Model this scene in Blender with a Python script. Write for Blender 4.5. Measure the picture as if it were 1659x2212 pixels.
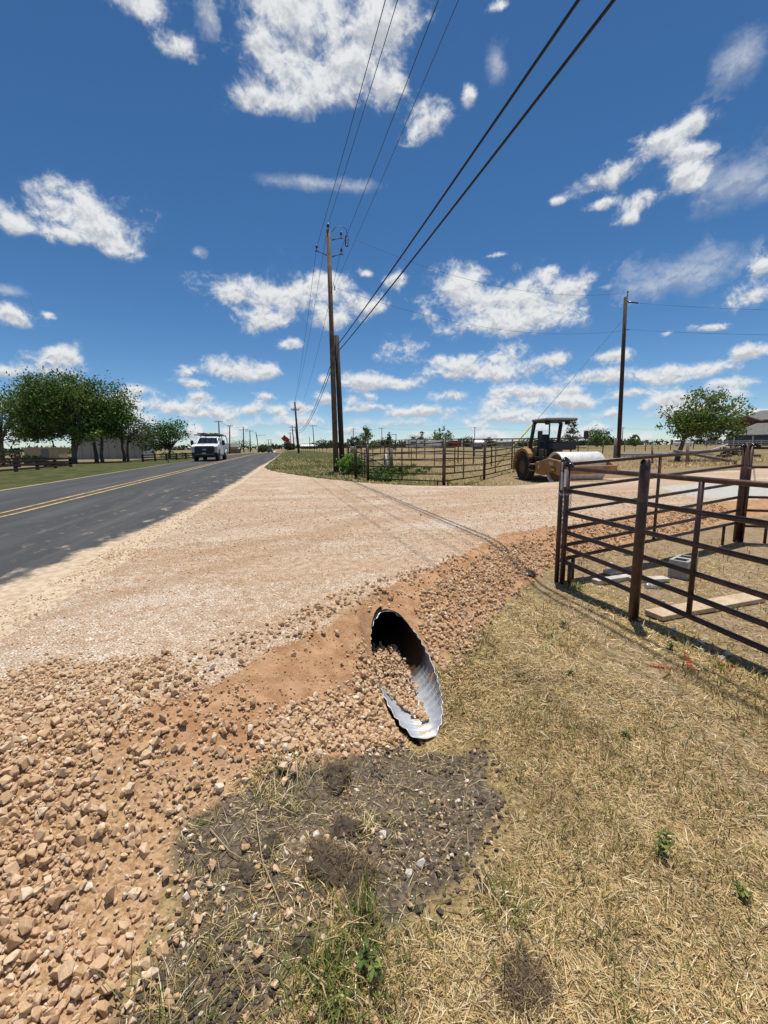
import bpy, math, random
import numpy as np
from mathutils import Matrix, Vector
for o in list(bpy.data.objects): bpy.data.objects.remove(o)
S=bpy.context.scene; COL=S.collection
rad=math.radians
# ------------------------------------------------------------------ camera, sky, sun, exposure
cam=bpy.data.cameras.new('camera'); co=bpy.data.objects.new('camera',cam); COL.objects.link(co)
cam.sensor_fit='VERTICAL'; cam.sensor_height=36; cam.lens=36*929/2212; cam.clip_end=30000; cam.clip_start=.05
PSI,PITCH,ROLL=math.atan(184.5/929),math.atan(139.5/929),rad(.6)
_f=Vector((math.sin(PSI)*math.cos(PITCH),math.cos(PSI)*math.cos(PITCH),-math.sin(PITCH)))
_r=Vector((math.cos(PSI),-math.sin(PSI),0)); _u=_r.cross(_f)
_r2=math.cos(ROLL)*_r-math.sin(ROLL)*_u; _u2=_r2.cross(_f)
co.matrix_world=Matrix(((_r2.x,_u2.x,-_f.x,0),(_r2.y,_u2.y,-_f.y,0),(_r2.z,_u2.z,-_f.z,1.3),(0,0,0,1)))
S.camera=co
SUN=Vector((.09,.17,.98)).normalized()
W=bpy.data.worlds.new('World'); S.world=W; W.use_nodes=True
nt=W.node_tree; bg=nt.nodes['Background']; sk=nt.nodes.new('ShaderNodeTexSky'); sk.sky_type='NISHITA'; sk.sun_disc=False
sk.sun_elevation=math.asin(SUN.z); sk.sun_rotation=math.atan2(SUN.x,SUN.y); sk.air_density=.7; sk.dust_density=.05; sk.ozone_density=3.5; sk.altitude=0
hs=nt.nodes.new('ShaderNodeHueSaturation'); hs.inputs['Hue'].default_value=.497; hs.inputs['Saturation'].default_value=1.2; hs.inputs['Value'].default_value=1
nt.links.new(sk.outputs[0],hs.inputs['Color']); nt.links.new(hs.outputs[0],bg.inputs[0]); bg.inputs[1].default_value=.088
sl=bpy.data.lights.new('sun','SUN'); sl.energy=4.2; sl.angle=rad(.53); sl.color=(1,.955,.88)
so=bpy.data.objects.new('sun',sl); COL.objects.link(so); so.location=(0,0,40); so.rotation_euler=SUN.to_track_quat('Z','Y').to_euler()
S.view_settings.view_transform='Standard'; S.view_settings.look='None'; S.view_settings.gamma=1; S.view_settings.exposure=.25
S.render.engine='CYCLES'
S.cycles.max_bounces=6; S.cycles.transparent_max_bounces=12; S.cycles.use_denoising=True
try: S.cycles.denoiser='OPENIMAGEDENOISE'
except Exception: pass
# ------------------------------------------------------------------ helpers
rng=np.random.default_rng(7); random.seed(7)
def nn(t,typ,**kw):
    n=t.nodes.new(typ)
    for k,v in kw.items():
        if k in n.inputs: n.inputs[k].default_value=v
        else: setattr(n,k,v)
    return n
def mixc(t,fac,a,b,blend='MIX'):
    m=t.nodes.new('ShaderNodeMix'); m.data_type='RGBA'; m.blend_type=blend
    for i,v in ((0,fac),(6,a),(7,b)):
        if hasattr(v,'is_output'): t.links.new(v,m.inputs[i])
        else: m.inputs[i].default_value=v if i==0 else (*v[:3],1)
    return m.outputs[2]
def mth(t,op,a,b=0.,c=None,clamp=False):
    m=t.nodes.new('ShaderNodeMath'); m.operation=op; m.use_clamp=clamp
    for i,v in enumerate((a,b) if c is None else (a,b,c)):
        if hasattr(v,'is_output'): t.links.new(v,m.inputs[i])
        else: m.inputs[i].default_value=v
    return m.outputs[0]
def ramp(t,fac,a,b,lo=0.,hi=1.):
    m=t.nodes.new('ShaderNodeMapRange'); m.interpolation_type='SMOOTHSTEP'; t.links.new(fac,m.inputs[0])
    m.inputs[1].default_value=a; m.inputs[2].default_value=b; m.inputs[3].default_value=lo; m.inputs[4].default_value=hi
    return m.outputs[0]
def noise(t,vec,scale,detail=4,rough=.55,out=0,dist=0):
    n=nn(t,'ShaderNodeTexNoise',Scale=scale,Detail=detail,Roughness=rough,Distortion=dist)
    if vec is not None: t.links.new(vec,n.inputs['Vector'])
    return n.outputs[out]
def newmat(name):
    m=bpy.data.materials.new(name); m.use_nodes=True; t=m.node_tree
    return m,t,t.nodes['Principled BSDF']
MATS={}
def mat(name,col,rough=.6,metal=0.,var=.18,scale=7.,bump=0.,bscale=60.,col2=None,c2scale=3.,c2lo=.5,c2hi=.62,attr=None,spec=.4):
    """plain surface: base colour with a little noise wear, optional second colour in patches, optional relief"""
    if name in MATS: return MATS[name]
    m,t,b=newmat(name)
    tc=t.nodes.new('ShaderNodeTexCoord'); v=tc.outputs['Object']
    b.inputs['Roughness'].default_value=rough; b.inputs['Metallic'].default_value=metal; b.inputs['Specular IOR Level'].default_value=spec
    if attr:
        a=t.nodes.new('ShaderNodeAttribute'); a.attribute_name=attr; c=a.outputs['Color']
    else: c=tuple(col)
    n=noise(t,v,scale,5)
    if not attr:
        c=mixc(t,ramp(t,n,.3,.7),tuple(x*(1-var) for x in col),tuple(min(1,x*(1+var)) for x in col))
    if col2: c=mixc(t,ramp(t,noise(t,v,c2scale,6,.65),c2lo,c2hi),c,col2)
    t.links.new(c,b.inputs['Base Color'])
    if bump:
        bn=nn(t,'ShaderNodeBump',Strength=bump,Distance=.01); t.links.new(noise(t,v,bscale,5,.6),bn.inputs['Height']); t.links.new(bn.outputs[0],b.inputs['Normal'])
    MATS[name]=m; return m
def link(o,parent=None):
    COL.objects.link(o)
    if parent is not None: o.parent=parent
    return o
def raw_mesh(name,V,F,material=None,smooth=False,cols=None):
    """numpy mesh: V (n,3), F (m,k) one face size, optional point colours"""
    me=bpy.data.meshes.new(name); V=np.asarray(V,np.float32); F=np.asarray(F,np.int32)
    me.vertices.add(len(V)); me.vertices.foreach_set('co',V.ravel())
    k=F.shape[1]; me.loops.add(F.size); me.loops.foreach_set('vertex_index',F.ravel())
    me.polygons.add(len(F)); me.polygons.foreach_set('loop_start',np.arange(0,F.size,k,dtype=np.int32))
    me.polygons.foreach_set('use_smooth',np.full(len(F),smooth,bool))
    me.update(calc_edges=True)
    if cols is not None:
        a=me.color_attributes.new('col','FLOAT_COLOR','POINT'); c=np.ones((len(V),4),np.float32); c[:,:3]=cols; a.data.foreach_set('color',c.ravel())
    if material: me.materials.append(material)
    return me
class MB:
    """collects shapes, links them as ONE mesh object"""
    def __init__(s): s.v=[]; s.f=[]
    def add(s,V,F,m=None):
        b=len(s.v)
        for p in V:
            p=Vector(p); s.v.append(tuple(m@p if m is not None else p))
        s.f+=[tuple(b+i for i in f) for f in F]; return s
    def box(s,c,d,m=None,rz=0,rx=0,ry=0,taper=1.):
        x,y,z=(q/2 for q in d); V=[]
        for k in (-1,1):
            q=1 if k<0 else taper
            V+=[(-x*q,-y*q,k*z),(x*q,-y*q,k*z),(x*q,y*q,k*z),(-x*q,y*q,k*z)]
        R=Matrix.Translation(c)@Matrix.Rotation(rz,4,'Z')@Matrix.Rotation(ry,4,'Y')@Matrix.Rotation(rx,4,'X')
        if m is not None: R=m@R
        return s.add(V,[(3,2,1,0),(4,5,6,7),(0,1,5,4),(1,2,6,5),(2,3,7,6),(3,0,4,7)],R)
    def bbox(s,c,d,bev=.02,m=None,rz=0,rx=0,ry=0):
        """box with bevelled vertical edges and top/bottom chamfer"""
        x,y,z=(q/2 for q in d); b=min(bev,x*.9,y*.9,z*.9)
        def ring(k,i): 
            X,Y=x-i,y-i
            return [(-X+b,-Y,k),(X-b,-Y,k),(X,-Y+b,k),(X,Y-b,k),(X-b,Y,k),(-X+b,Y,k),(-X,Y-b,k),(-X,-Y+b,k)]
        V=ring(-z,b*.7)+ring(-z+b,0)+ring(z-b,0)+ring(z,b*.7); F=[tuple(range(7,-1,-1)),tuple(range(24,32))]
        for L in range(3):
            for i in range(8): F.append((L*8+i,L*8+(i+1)%8,L*8+8+(i+1)%8,L*8+8+i))
        R=Matrix.Translation(c)@Matrix.Rotation(rz,4,'Z')@Matrix.Rotation(ry,4,'Y')@Matrix.Rotation(rx,4,'X')
        return s.add(V,F,m@R if m is not None else R)
    def tube(s,P,r,n=8,m=None,cap=True):
        """tube along points P; r a number or a list"""
        P=[Vector(p) for p in P]; k=len(P); r=[r]*k if not hasattr(r,'__len__') else r
        b=len(s.v); up=None
        for i,p in enumerate(P):
            d=(P[min(i+1,k-1)]-P[max(i-1,0)]).normalized()
            if up is None: up=Vector((0,0,1)) if abs(d.z)<.9 else Vector((1,0,0))
            a=d.cross(up).normalized(); up=a.cross(d).normalized()
            for j in range(n):
                t=2*math.pi*j/n; q=p+r[i]*(math.cos(t)*a+math.sin(t)*up); s.v.append(tuple(m@q if m is not None else q))
        for i in range(k-1):
            for j in range(n): s.f.append((b+i*n+j,b+i*n+(j+1)%n,b+i*n+n+(j+1)%n,b+i*n+n+j))
        if cap: s.f+=[tuple(b+j for j in range(n-1,-1,-1)),tuple(b+(k-1)*n+j for j in range(n))]
        return s
    def lathe(s,prof,n=24,m=None,close=False):
        """profile [(r,z)] round Z"""
        b=len(s.v); k=len(prof)
        for r,z in prof:
            for j in range(n):
                t=2*math.pi*j/n; q=Vector((r*math.cos(t),r*math.sin(t),z)); s.v.append(tuple(m@q if m is not None else q))
        for i in range(k if close else k-1):
            i2=(i+1)%k
            for j in range(n): s.f.append((b+i*n+j,b+i*n+(j+1)%n,b+i2*n+(j+1)%n,b+i2*n+j))
        if not close: s.f+=[tuple(b+j for j in range(n-1,-1,-1)),tuple(b+(k-1)*n+j for j in range(n))]
        return s
    def prism(s,poly,d0,d1,m=None,axis='X',inset=0.):
        """poly [(a,b)]; extruded on axis. X: (y,z); Y: (x,z); Z: (x,y)"""
        n=len(poly); V=[]
        for d in (d0,d1):
            for a,b in poly: V.append({'X':(d,a,b),'Y':(a,d,b),'Z':(a,b,d)}[axis])
        F=[tuple(range(n-1,-1,-1)),tuple(range(n,2*n))]+[(i,(i+1)%n,n+(i+1)%n,n+i) for i in range(n)]
        return s.add(V,F,m)
    def quad(s,*P): return s.add(P,[tuple(range(len(P)))])
    def build(s,name,material,parent=None,smooth=False,off=None,bevel=0):
        me=bpy.data.meshes.new(name); v=s.v if off is None else [(x-off[0],y-off[1],z-off[2]) for x,y,z in s.v]
        me.from_pydata(v,[],s.f); me.validate()
        if material: me.materials.append(material)
        import bmesh
        bm=bmesh.new(); bm.from_mesh(me); bmesh.ops.recalc_face_normals(bm,faces=bm.faces)
        if bevel: bmesh.ops.bevel(bm,geom=[e for e in bm.edges if len(e.link_faces)==2 and e.calc_face_angle(0)>.5],offset=bevel,segments=1,affect='EDGES')
        bm.to_mesh(me); bm.free()
        if smooth:
            for p in me.polygons: p.use_smooth=len(p.vertices)<5
        return link(bpy.data.objects.new(name,me),parent)
def tag(o,label=None,cat=None,group=None,kind=None):
    for k,v in (('label',label),('category',cat),('group',group),('kind',kind)):
        if v: o[k]=v
    return o
def thing(name,label,cat,loc=(0,0,0),rz=0,group=None):
    o=bpy.data.objects.new(name,None); o.empty_display_size=.2; COL.objects.link(o); o.location=loc; o.rotation_euler=(0,0,rz)
    return tag(o,label,cat,group)
def dup(root,loc,rz,label,scale=None):
    r=root.copy(); COL.objects.link(r); r.location=loc; r.rotation_euler=(0,0,rz); r['label']=label
    if scale: r.scale=scale
    for ch in list(root.children):
        c=ch.copy(); COL.objects.link(c); c.parent=r
        for g in ch.children:
            d=g.copy(); COL.objects.link(d); d.parent=c
    return r
def letters(txt,size,material,parent,m,name='lettering',ex=.001):
    cu=bpy.data.curves.new(name,'FONT'); cu.body=txt; cu.size=size; cu.extrude=ex; cu.align_x='CENTER'; cu.align_y='CENTER'; cu.materials.append(material)
    q=bpy.data.objects.new(name,cu); me=bpy.data.meshes.new_from_object(q); bpy.data.objects.remove(q); me.name=name; o=bpy.data.objects.new(name,me); link(o,parent); o.matrix_local=m; return o
# value noise
_T=np.random.default_rng(3).random((256,256))
def vnoise(x,y):
    xi=np.floor(x).astype(int); yi=np.floor(y).astype(int); fx=x-xi; fy=y-yi; fx=fx*fx*(3-2*fx); fy=fy*fy*(3-2*fy)
    g=lambda a,b:_T[a&255,b&255]
    return (g(xi,yi)*(1-fx)+g(xi+1,yi)*fx)*(1-fy)+(g(xi,yi+1)*(1-fx)+g(xi+1,yi+1)*fx)*fy
def fbm(x,y,o=4):
    s=0.;a=.5
    for i in range(o): s=s+a*(vnoise(x+17*i,y+5*i)-.5); x=x*2.03;y=y*2.03;a*=.5
    return s
# ------------------------------------------------------------------ lie of the land (metres; Y along the road, X to the right of it)
def sstep(a,b,x):
    t=np.clip((x-a)/(b-a),0,1); return t*t*(3-2*t)
def roadx(y):
    return -4.5*np.clip((np.asarray(y,float)-25)/130,0,1.6)**2
_re=[30,45,60,80,110,160,260,420]
PLATEAU=np.array([(-2.3,-60),(-2.3,0.6),(-1.8,1.6),(-1.2,2.15),(-.62,2.47),(-.24,2.9),(.16,3.26),(.76,3.88),(2.0,5.0),(3.12,5.95),(3.95,6.2),(6,7.1),(9,8.0),(14,9.3),(40,14),(40,22),(20,17),(12,14.8),(9,13.87),(6.8,13.03),(3.9,13.97),(2.4,15.5),(1.4,17.4),(-.1,20.3),(-1.7,24.5),(-2.1,28)]
 +[(-2.1+float(roadx(q)),q) for q in _re]+[(-9.4+float(roadx(q)),q) for q in _re[::-1]]+[(-9.4,25),(-9.4,-60)],float)
def sdf(poly,x,y):
    """signed distance to a closed polygon, negative inside"""
    x=np.asarray(x,float);y=np.asarray(y,float)
    d=np.full(x.shape,1e18);s=np.ones(x.shape)
    n=len(poly)
    for i in range(n):
        a=poly[i];b=poly[i-1]
        ex,ey=b[0]-a[0],b[1]-a[1];wx,wy=x-a[0],y-a[1]
        t=np.clip((wx*ex+wy*ey)/(ex*ex+ey*ey),0,1)
        dx,dy=wx-ex*t,wy-ey*t
        d=np.minimum(d,dx*dx+dy*dy)
        c1=y>=a[1];c2=y<b[1];c3=ex*wy>ey*wx
        flip=(c1&c2&c3)|(~c1&~c2&~c3)
        s=np.where(flip,-s,s)
    return s*np.sqrt(d)
def prof(y):
    return np.interp(y,[-60,10,35,60,110,150,200,300,1000],[0,0,.28,.45,.32,-.02,-.5,-1.6,-2.])
def field(x,y):
    r=np.hypot(x,y)
    right=np.interp(r,[0,8,14,19,24,35,60,120,400,4000],[-.33,-.30,-.26,-.20,.04,.30,.55,.80,.9,.9])
    left=np.interp(r,[0,20,60,120,400,4000],[-.35,-.35,-.25,-.05,.3,.6])
    k=sstep(-9,-4,x)
    return left*(1-k)+right*k
def height(x,y,fine=True):
    x=np.asarray(x,float);y=np.asarray(y,float)
    d=sdf(PLATEAU,x,y)
    zp=prof(y)*np.exp(-np.clip(x-roadx(y)+2.1,0,99)/4)
    far=(y>9)
    w=np.where(far|(x<-5),2.2,1.05)
    s=sstep(-0.08,w,d)
    z=zp*(1-s)+field(x,y)*s
    # outlet hollow in front of the pipe
    z=z-.25*np.exp(-(((x-.72)/.55)**2+((y-2.45)/.75)**2))*s
    return z
BANK=[(-.8,2.3),(-.2,2.93),(.22,3.36),(.56,3.6),(.85,3.75),(1.9,4.75),(3.1,5.85),(5,6.7),(7,7.45),(9,8.1),(9,7.5),(7,6.6),(5,5.95),(3.3,5.1),(1.75,3.95),(1.0,3.1),(.48,2.9),(.3,2.3),(-.16,2.12)]
LOOSE_L=[(-2.3,-.6),(-1.2,.2),(-.9,.6),(-.62,1.0),(-.5,1.4),(-.62,1.72),(-.45,1.88),(.1,2.22),(.55,2.42),(.5,2.95),(.3,2.5),(-.16,2.25),(-.6,2.42),(-.95,2.75),(-1.5,2.75),(-2.1,2.35),(-2.3,1.3)]
LOOSE_R=[(.93,3.05),(1.07,3.0),(1.4,3.28),(2.25,4.2),(3.1,4.9),(3.3,5.5),(2.6,5.2),(1.75,4.35),(1.15,3.75)]
LOOSE_B=[(3.1,4.95),(5,5.95),(7,6.55),(9,7.45),(9,7.9),(7,7.0),(5,6.5),(3.2,5.6)]
DARK=[(-.55,1.75),(.05,2.12),(.6,2.36),(.97,2.14),(.92,1.75),(.7,1.36),(.4,1.22),(.05,1.2),(-.2,1.1),(-.4,.9),(-.85,.6),(-.62,1.1),(-.48,1.4)]
PIPE0=np.array([.755,2.42]); PDX=-.04
def sheet_height(x,y): return height(x,y)
def gh(x,y): return float(height(np.array([float(x)]),np.array([float(y)]))[0])
def axis(a,b,c,d,step,g,lo,hi):
    """coordinates dense in [b,c], growing outwards"""
    r=list(np.arange(b,c+1e-6,step)); s=step; q=r[-1]
    while q<hi: s=min(s*g,260); q+=s; r.append(q)
    s=step; q=r[0]
    while q>lo: s=min(s*g,260); q-=s; r.insert(0,q)
    return np.array(r)
def refine(g,a,b): return np.unique(np.round(np.concatenate([g,(g[:-1]+g[1:])[(g[:-1]>a)&(g[1:]<b)]/2]),6))
gx=refine(axis(0,-2.4,3.4,0,.03,1.07,-4200,4200),.35,1.15); gy=refine(axis(0,.5,5.6,0,.03,1.07,-500,5200),2.2,3.9)
GX,GY=np.meshgrid(gx,gy); X=GX.ravel(); Y=GY.ravel()
Z=height(X,Y)
sdP=sdf(PLATEAU,X,Y); near=np.hypot(X,Y)<16
sdD=sdf(DARK,X,Y); sdB=sdf(BANK,X,Y); sdL=np.minimum(sdf(LOOSE_L,X,Y),np.minimum(sdf(LOOSE_R,X,Y),sdf(LOOSE_B,X,Y)))
wob=fbm(X*2.3,Y*2.3,4)*.35
roadin=(X>-9.4+roadx(Y))&(X<-2.1+roadx(Y))
gravel=(1-sstep(-.12,.22,sdP+wob))
dark=1-sstep(-.14,.14,sdD+wob*.9)
bank=np.maximum(1-sstep(-.1,.12,sdB+wob*.6),sstep(-.25,-.05,sdP)*(1-sstep(.7,.95,sdP+wob*.5))*(Y<9)*(X>-.95)*sstep(1.7,2.3,Y))
loose=1-sstep(-.15,.15,sdL+wob*1.0)
strip=np.exp(-((X-2.45-.35*(2.7-Y)/2*-1-.2*fbm(X*.8,Y*.8))/.45)**2)*(Y<5)*(Y>.3)*.58
pen=sstep(2.9,3.5,X)*(1-sstep(12,16,X))*(Y<7.5)*.62
yard=sstep(.2,1.5,sdP)*sstep(7.5,9,X)*(1-sstep(26,34,X))*(1-sstep(17.5,21,Y))*(Y>10)*.95
dirt=np.clip(np.maximum(np.maximum(strip,pen),yard),0,1)
green=np.maximum((1-sstep(3.0,9.0,X-roadx(Y)+1.2*np.sin(Y*.4)))*sstep(15,17,Y)*(X>-2.1+roadx(Y))*(1-sstep(60,140,Y)), (X<-9.4+roadx(Y))*(X>-25)*(1-sstep(75,110,Y))*(.55+.45*sstep(-10.5,-13,X-roadx(Y))))
slab=np.exp(-(np.maximum(0,np.abs(X-13.2-(Y-10)*.5)-2.6)/.5)**2)*np.exp(-(np.maximum(0,np.abs(Y-10.1)-1.1)/.4)**2)
rel=np.where(near,fbm(X*3.1,Y*3.1,5),0)
Z=Z+np.where(near,rel*(.012*gravel+.05*dark+.075*bank*(1-gravel)+.03*loose+.035*(1-gravel)*(1-dark)),fbm(X*.02,Y*.02,3)*.4*sstep(60,200,np.hypot(X,Y))*(~roadin))
clod=np.where(near,np.clip(fbm(X*9,Y*9,3),-.1,.5),0); Z=Z+clod*.05*dark+clod*.04*bank*(1-gravel)
Z=np.where(roadin&(sdP<-.3)&(X<-2.45+roadx(Y)),Z-.03,Z)
# the slanted pipe mouth: ground meets the rim on an ellipse in plan, nothing inside it
_px=PIPE0[0]+PDX*(Y-2.42); EX=(X-_px)/.224; EY=(Y-2.98)/.562; E=np.sqrt(EX**2+EY**2)+1e-9
snap=(E>.86)&(E<1.1); X=np.where(snap,_px+(X-_px)/E,X); Y=np.where(snap,2.98+(Y-2.98)/E,Y); E=np.where(snap,1.,E)
zr=-.572+np.clip((Y-2.42)/1.12,0,1)*.446
rim=zr+np.where(EX<-.2,np.where(Y<2.8,-.045*sstep(2.85,2.6,Y),.03*sstep(2.8,3.0,Y)),-.012)+.03*sstep(3.3,3.5,Y); k=1-sstep(1.,1.45,E)
Z=np.where(E<2,Z*(1-k)+rim*k,Z)
Z=np.where((np.abs(X-_px)<.26)&(Y>3.54)&(Y<5),np.maximum(Z,-.35+np.sqrt(np.maximum(0,.245**2-(X-_px)**2))),Z)
inn=(E<.999)&(Y<3.0); Z=np.where(inn,-.35-np.sqrt(np.maximum(0,.2285**2-(X-_px)**2))-.012,Z)
nx=len(gx); ny=len(gy)
V=np.stack([X,Y,Z],1)
ii,jj=np.meshgrid(np.arange(ny-1),np.arange(nx-1),indexing='ij'); a=(ii*nx+jj).ravel()
F=np.stack([a,a+1,a+nx+1,a+nx],1)
fc=V[F].mean(1)
inpipe=(E[F].max(1)<1.0001)&(fc[:,1]>2.97)
M1=np.stack([gravel,bank,dark,dirt],1); TR=[[(-2.6,4.6),(.5,6.9),(4,8.9),(8,10.),(14,11.2)],[(-2.5,6.4),(.4,8.6),(4,10.4),(8,11.3),(14,12.4)],[(-2.4,9),(1,9.4),(5,9.3),(9,9.6),(14,10.4)],[(-2.4,11),(1,11.3),(5,11),(9,11),(14,11.6)],[(-2.2,17),(-.5,14.4),(2.5,12.4),(7,11.9),(14,13)],[(-2.3,3.4),(-1.2,4.6),(.2,6),(1.4,8.5),(1.2,13)]]
track=np.zeros_like(X)
for tr in TR:
    for (x0,y0_),(x1,y1_) in zip(tr[:-1],tr[1:]):
        tt=np.clip(((X-x0)*(x1-x0)+(Y-y0_)*(y1_-y0_))/((x1-x0)**2+(y1_-y0_)**2),0,1); track=np.maximum(track,np.exp(-(((X-x0-tt*(x1-x0))**2+(Y-y0_-tt*(y1_-y0_))**2)/.15**2)))
M2=np.stack([green,loose,slab,track*near],1)
def terrain_mat():
    m,t,b=newmat('terrain'); b.inputs['Roughness'].default_value=.95; b.inputs['Specular IOR Level'].default_value=.15
    g=t.nodes.new('ShaderNodeNewGeometry').outputs['Position']
    A=nn(t,'ShaderNodeAttribute'); A.attribute_name='mask'; B=nn(t,'ShaderNodeAttribute'); B.attribute_name='mask2'
    sa=nn(t,'ShaderNodeSeparateColor'); t.links.new(A.outputs['Color'],sa.inputs[0]); sb=nn(t,'ShaderNodeSeparateColor'); t.links.new(B.outputs['Color'],sb.inputs[0])
    n1=noise(t,g,9,6,.6); n2=noise(t,g,1.1,5,.6); n3=noise(t,g,45,4,.6); n4=noise(t,g,.06,5,.6); n5=noise(t,g,160,3,.6)
    edge=mth(t,'MULTIPLY',mth(t,'SUBTRACT',n1,.5),1.1)
    def mk(o,k=1.): return ramp(t,mth(t,'ADD',o,mth(t,'MULTIPLY',edge,k)),.32,.68)
    # dry mown grass ground
    c=mixc(t,ramp(t,n1,.35,.65),(.28,.20,.095),(.46,.345,.165)); c=mixc(t,ramp(t,n3,.4,.7),c,(.13,.09,.045)); c=mixc(t,ramp(t,n2,.52,.72,0,.4),c,(.15,.145,.05))
    far=mixc(t,ramp(t,n4,.4,.62),(.225,.165,.085),(.165,.135,.06)); c=mixc(t,ramp(t,mth(t,'MULTIPLY',nn(t,'ShaderNodeSeparateXYZ').outputs[0],1),9e9,9e10),c,far)
    ln=nn(t,'ShaderNodeVectorMath',operation='LENGTH'); t.links.new(g,ln.inputs[0]); c=mixc(t,ramp(t,ln.outputs['Value'],9,24,0,.9),c,far)
    # bare brown dirt
    d=mixc(t,ramp(t,n1,.35,.7),(.24,.165,.1),(.36,.26,.165)); d=mixc(t,ramp(t,n3,.5,.72),d,(.15,.11,.07)); c=mixc(t,mth(t,'MULTIPLY',mk(A.outputs['Alpha'],.9),.85),c,d)
    # green sward
    gr=mixc(t,ramp(t,n2,.38,.62),(.038,.058,.014),(.10,.09,.032)); gr=mixc(t,ramp(t,n3,.5,.75),gr,(.03,.045,.012)); c=mixc(t,mk(sb.outputs[0],.6),c,gr)
    # dark turned soil
    s=mixc(t,ramp(t,n3,.38,.62),(.075,.057,.042),(.185,.145,.105)); s=mixc(t,ramp(t,n2,.52,.7,0,.6),s,(.23,.18,.125)); c=mixc(t,mk(sa.outputs[2],.9),c,s)
    # tan soil between the loose stones, orange bank
    l=mixc(t,ramp(t,n3,.35,.65),(.34,.20,.10),(.53,.35,.2)); c=mixc(t,mk(sb.outputs[1],.8),c,l)
    o=mixc(t,ramp(t,n1,.33,.68),(.37,.20,.098),(.51,.31,.172)); o=mixc(t,ramp(t,n5,.58,.75,0,.6),o,(.3,.16,.08)); c=mixc(t,mk(sa.outputs[1],.7),c,o)
    # rolled crushed stone: cells of pale chips in orange fines
    vo=nn(t,'ShaderNodeTexVoronoi',Scale=44.,Randomness=1.); t.links.new(g,vo.inputs['Vector'])
    ve=nn(t,'ShaderNodeTexVoronoi',Scale=44.,Randomness=1.); ve.feature='DISTANCE_TO_EDGE'; t.links.new(g,ve.inputs['Vector'])
    sc=nn(t,'ShaderNodeSeparateColor'); t.links.new(vo.outputs['Color'],sc.inputs[0])
    ch=mixc(t,sc.outputs[0],(.54,.375,.245),(.81,.685,.55)); ch=mixc(t,ramp(t,sc.outputs[1],.86,.9,0,.75),ch,(.85,.80,.72)); ch=mixc(t,ramp(t,sc.outputs[2],.9,.95,0,.5),ch,(.33,.19,.12))
    fi=mixc(t,ramp(t,n1,.35,.65),(.50,.315,.185),(.69,.505,.345))
    mp=nn(t,'ShaderNodeMapping'); mp.inputs['Scale'].default_value=(.55,1.1,1); mp.inputs['Rotation'].default_value=(0,0,.25); t.links.new(g,mp.inputs[0]); st=noise(t,mp.outputs[0],.9,6,.65)
    cover=ramp(t,mth(t,'ADD',st,mth(t,'MULTIPLY',mth(t,'SUBTRACT',n1,.5),.5)),.42,.6,.3,1.)
    gv=mixc(t,mth(t,'MULTIPLY',ramp(t,ve.outputs['Distance'],.02,.10),cover),fi,ch)
    gv=mixc(t,ramp(t,st,.5,.72,0,.6),gv,(.78,.665,.53)); gv=mixc(t,ramp(t,noise(t,g,.5,5,.6),.56,.7,0,.5),gv,(.5,.31,.18))
    gv=mixc(t,mth(t,'MULTIPLY',B.outputs['Alpha'],ramp(t,n1,.35,.65,.15,.75)),gv,(.47,.30,.18)); c=mixc(t,mk(sa.outputs[0],.55),c,gv)
    pv=mixc(t,ramp(t,n1,.3,.7),(.55,.54,.49),(.66,.64,.57)); c=mixc(t,mk(sb.outputs[2],.3),c,pv)
    t.links.new(c,b.inputs['Base Color'])
    h=mth(t,'ADD',mth(t,'MULTIPLY',n3,.9),mth(t,'MULTIPLY',n5,.5)); h2=mth(t,'MULTIPLY',ramp(t,ve.outputs['Distance'],0,.18),mth(t,'MULTIPLY',sa.outputs[0],1.1)); h=mth(t,'ADD',h,h2)
    bp=nn(t,'ShaderNodeBump',Strength=.75,Distance=.018); t.links.new(h,bp.inputs['Height']); t.links.new(bp.outputs[0],b.inputs['Normal'])
    return m
MT=terrain_mat()
fg=gravel[F].mean(1)>.5; fr=(np.hypot(fc[:,0],fc[:,1])<60)&(fc[:,0]>-2.6); fs=(loose[F].mean(1)>.5)|(bank[F].mean(1)>.5)
fgr=(green[F].mean(1)>.5)
groups={'gravel_driveway':fg&fr,'stone_bank':~(fg&fr)&fs&fr}
groups['left_lawn']=fgr&(fc[:,0]<-9.4+roadx(fc[:,1]))&(fc[:,1]>-10)
groups['grass_verge']=fgr&~groups['left_lawn']&~(fg&fr)
rest=np.ones(len(F),bool)
SET={}
def terrain_part(name,sel):
    f=F[sel&~inpipe]; u,inv=np.unique(f,return_inverse=True); f=inv.reshape(f.shape)
    me=raw_mesh(name,V[u],f,MT,True)
    for an,Mk in (('mask',M1),('mask2',M2)):
        at=me.color_attributes.new(an,'FLOAT_COLOR','POINT'); at.data.foreach_set('color',Mk[u].astype(np.float32).ravel())
    o=link(bpy.data.objects.new(name,me)); tag(o,kind='structure'); SET[name]=o; return o
for k,s in groups.items(): terrain_part(k,s&rest); rest&=~s
terrain_part('ground',rest)
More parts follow.
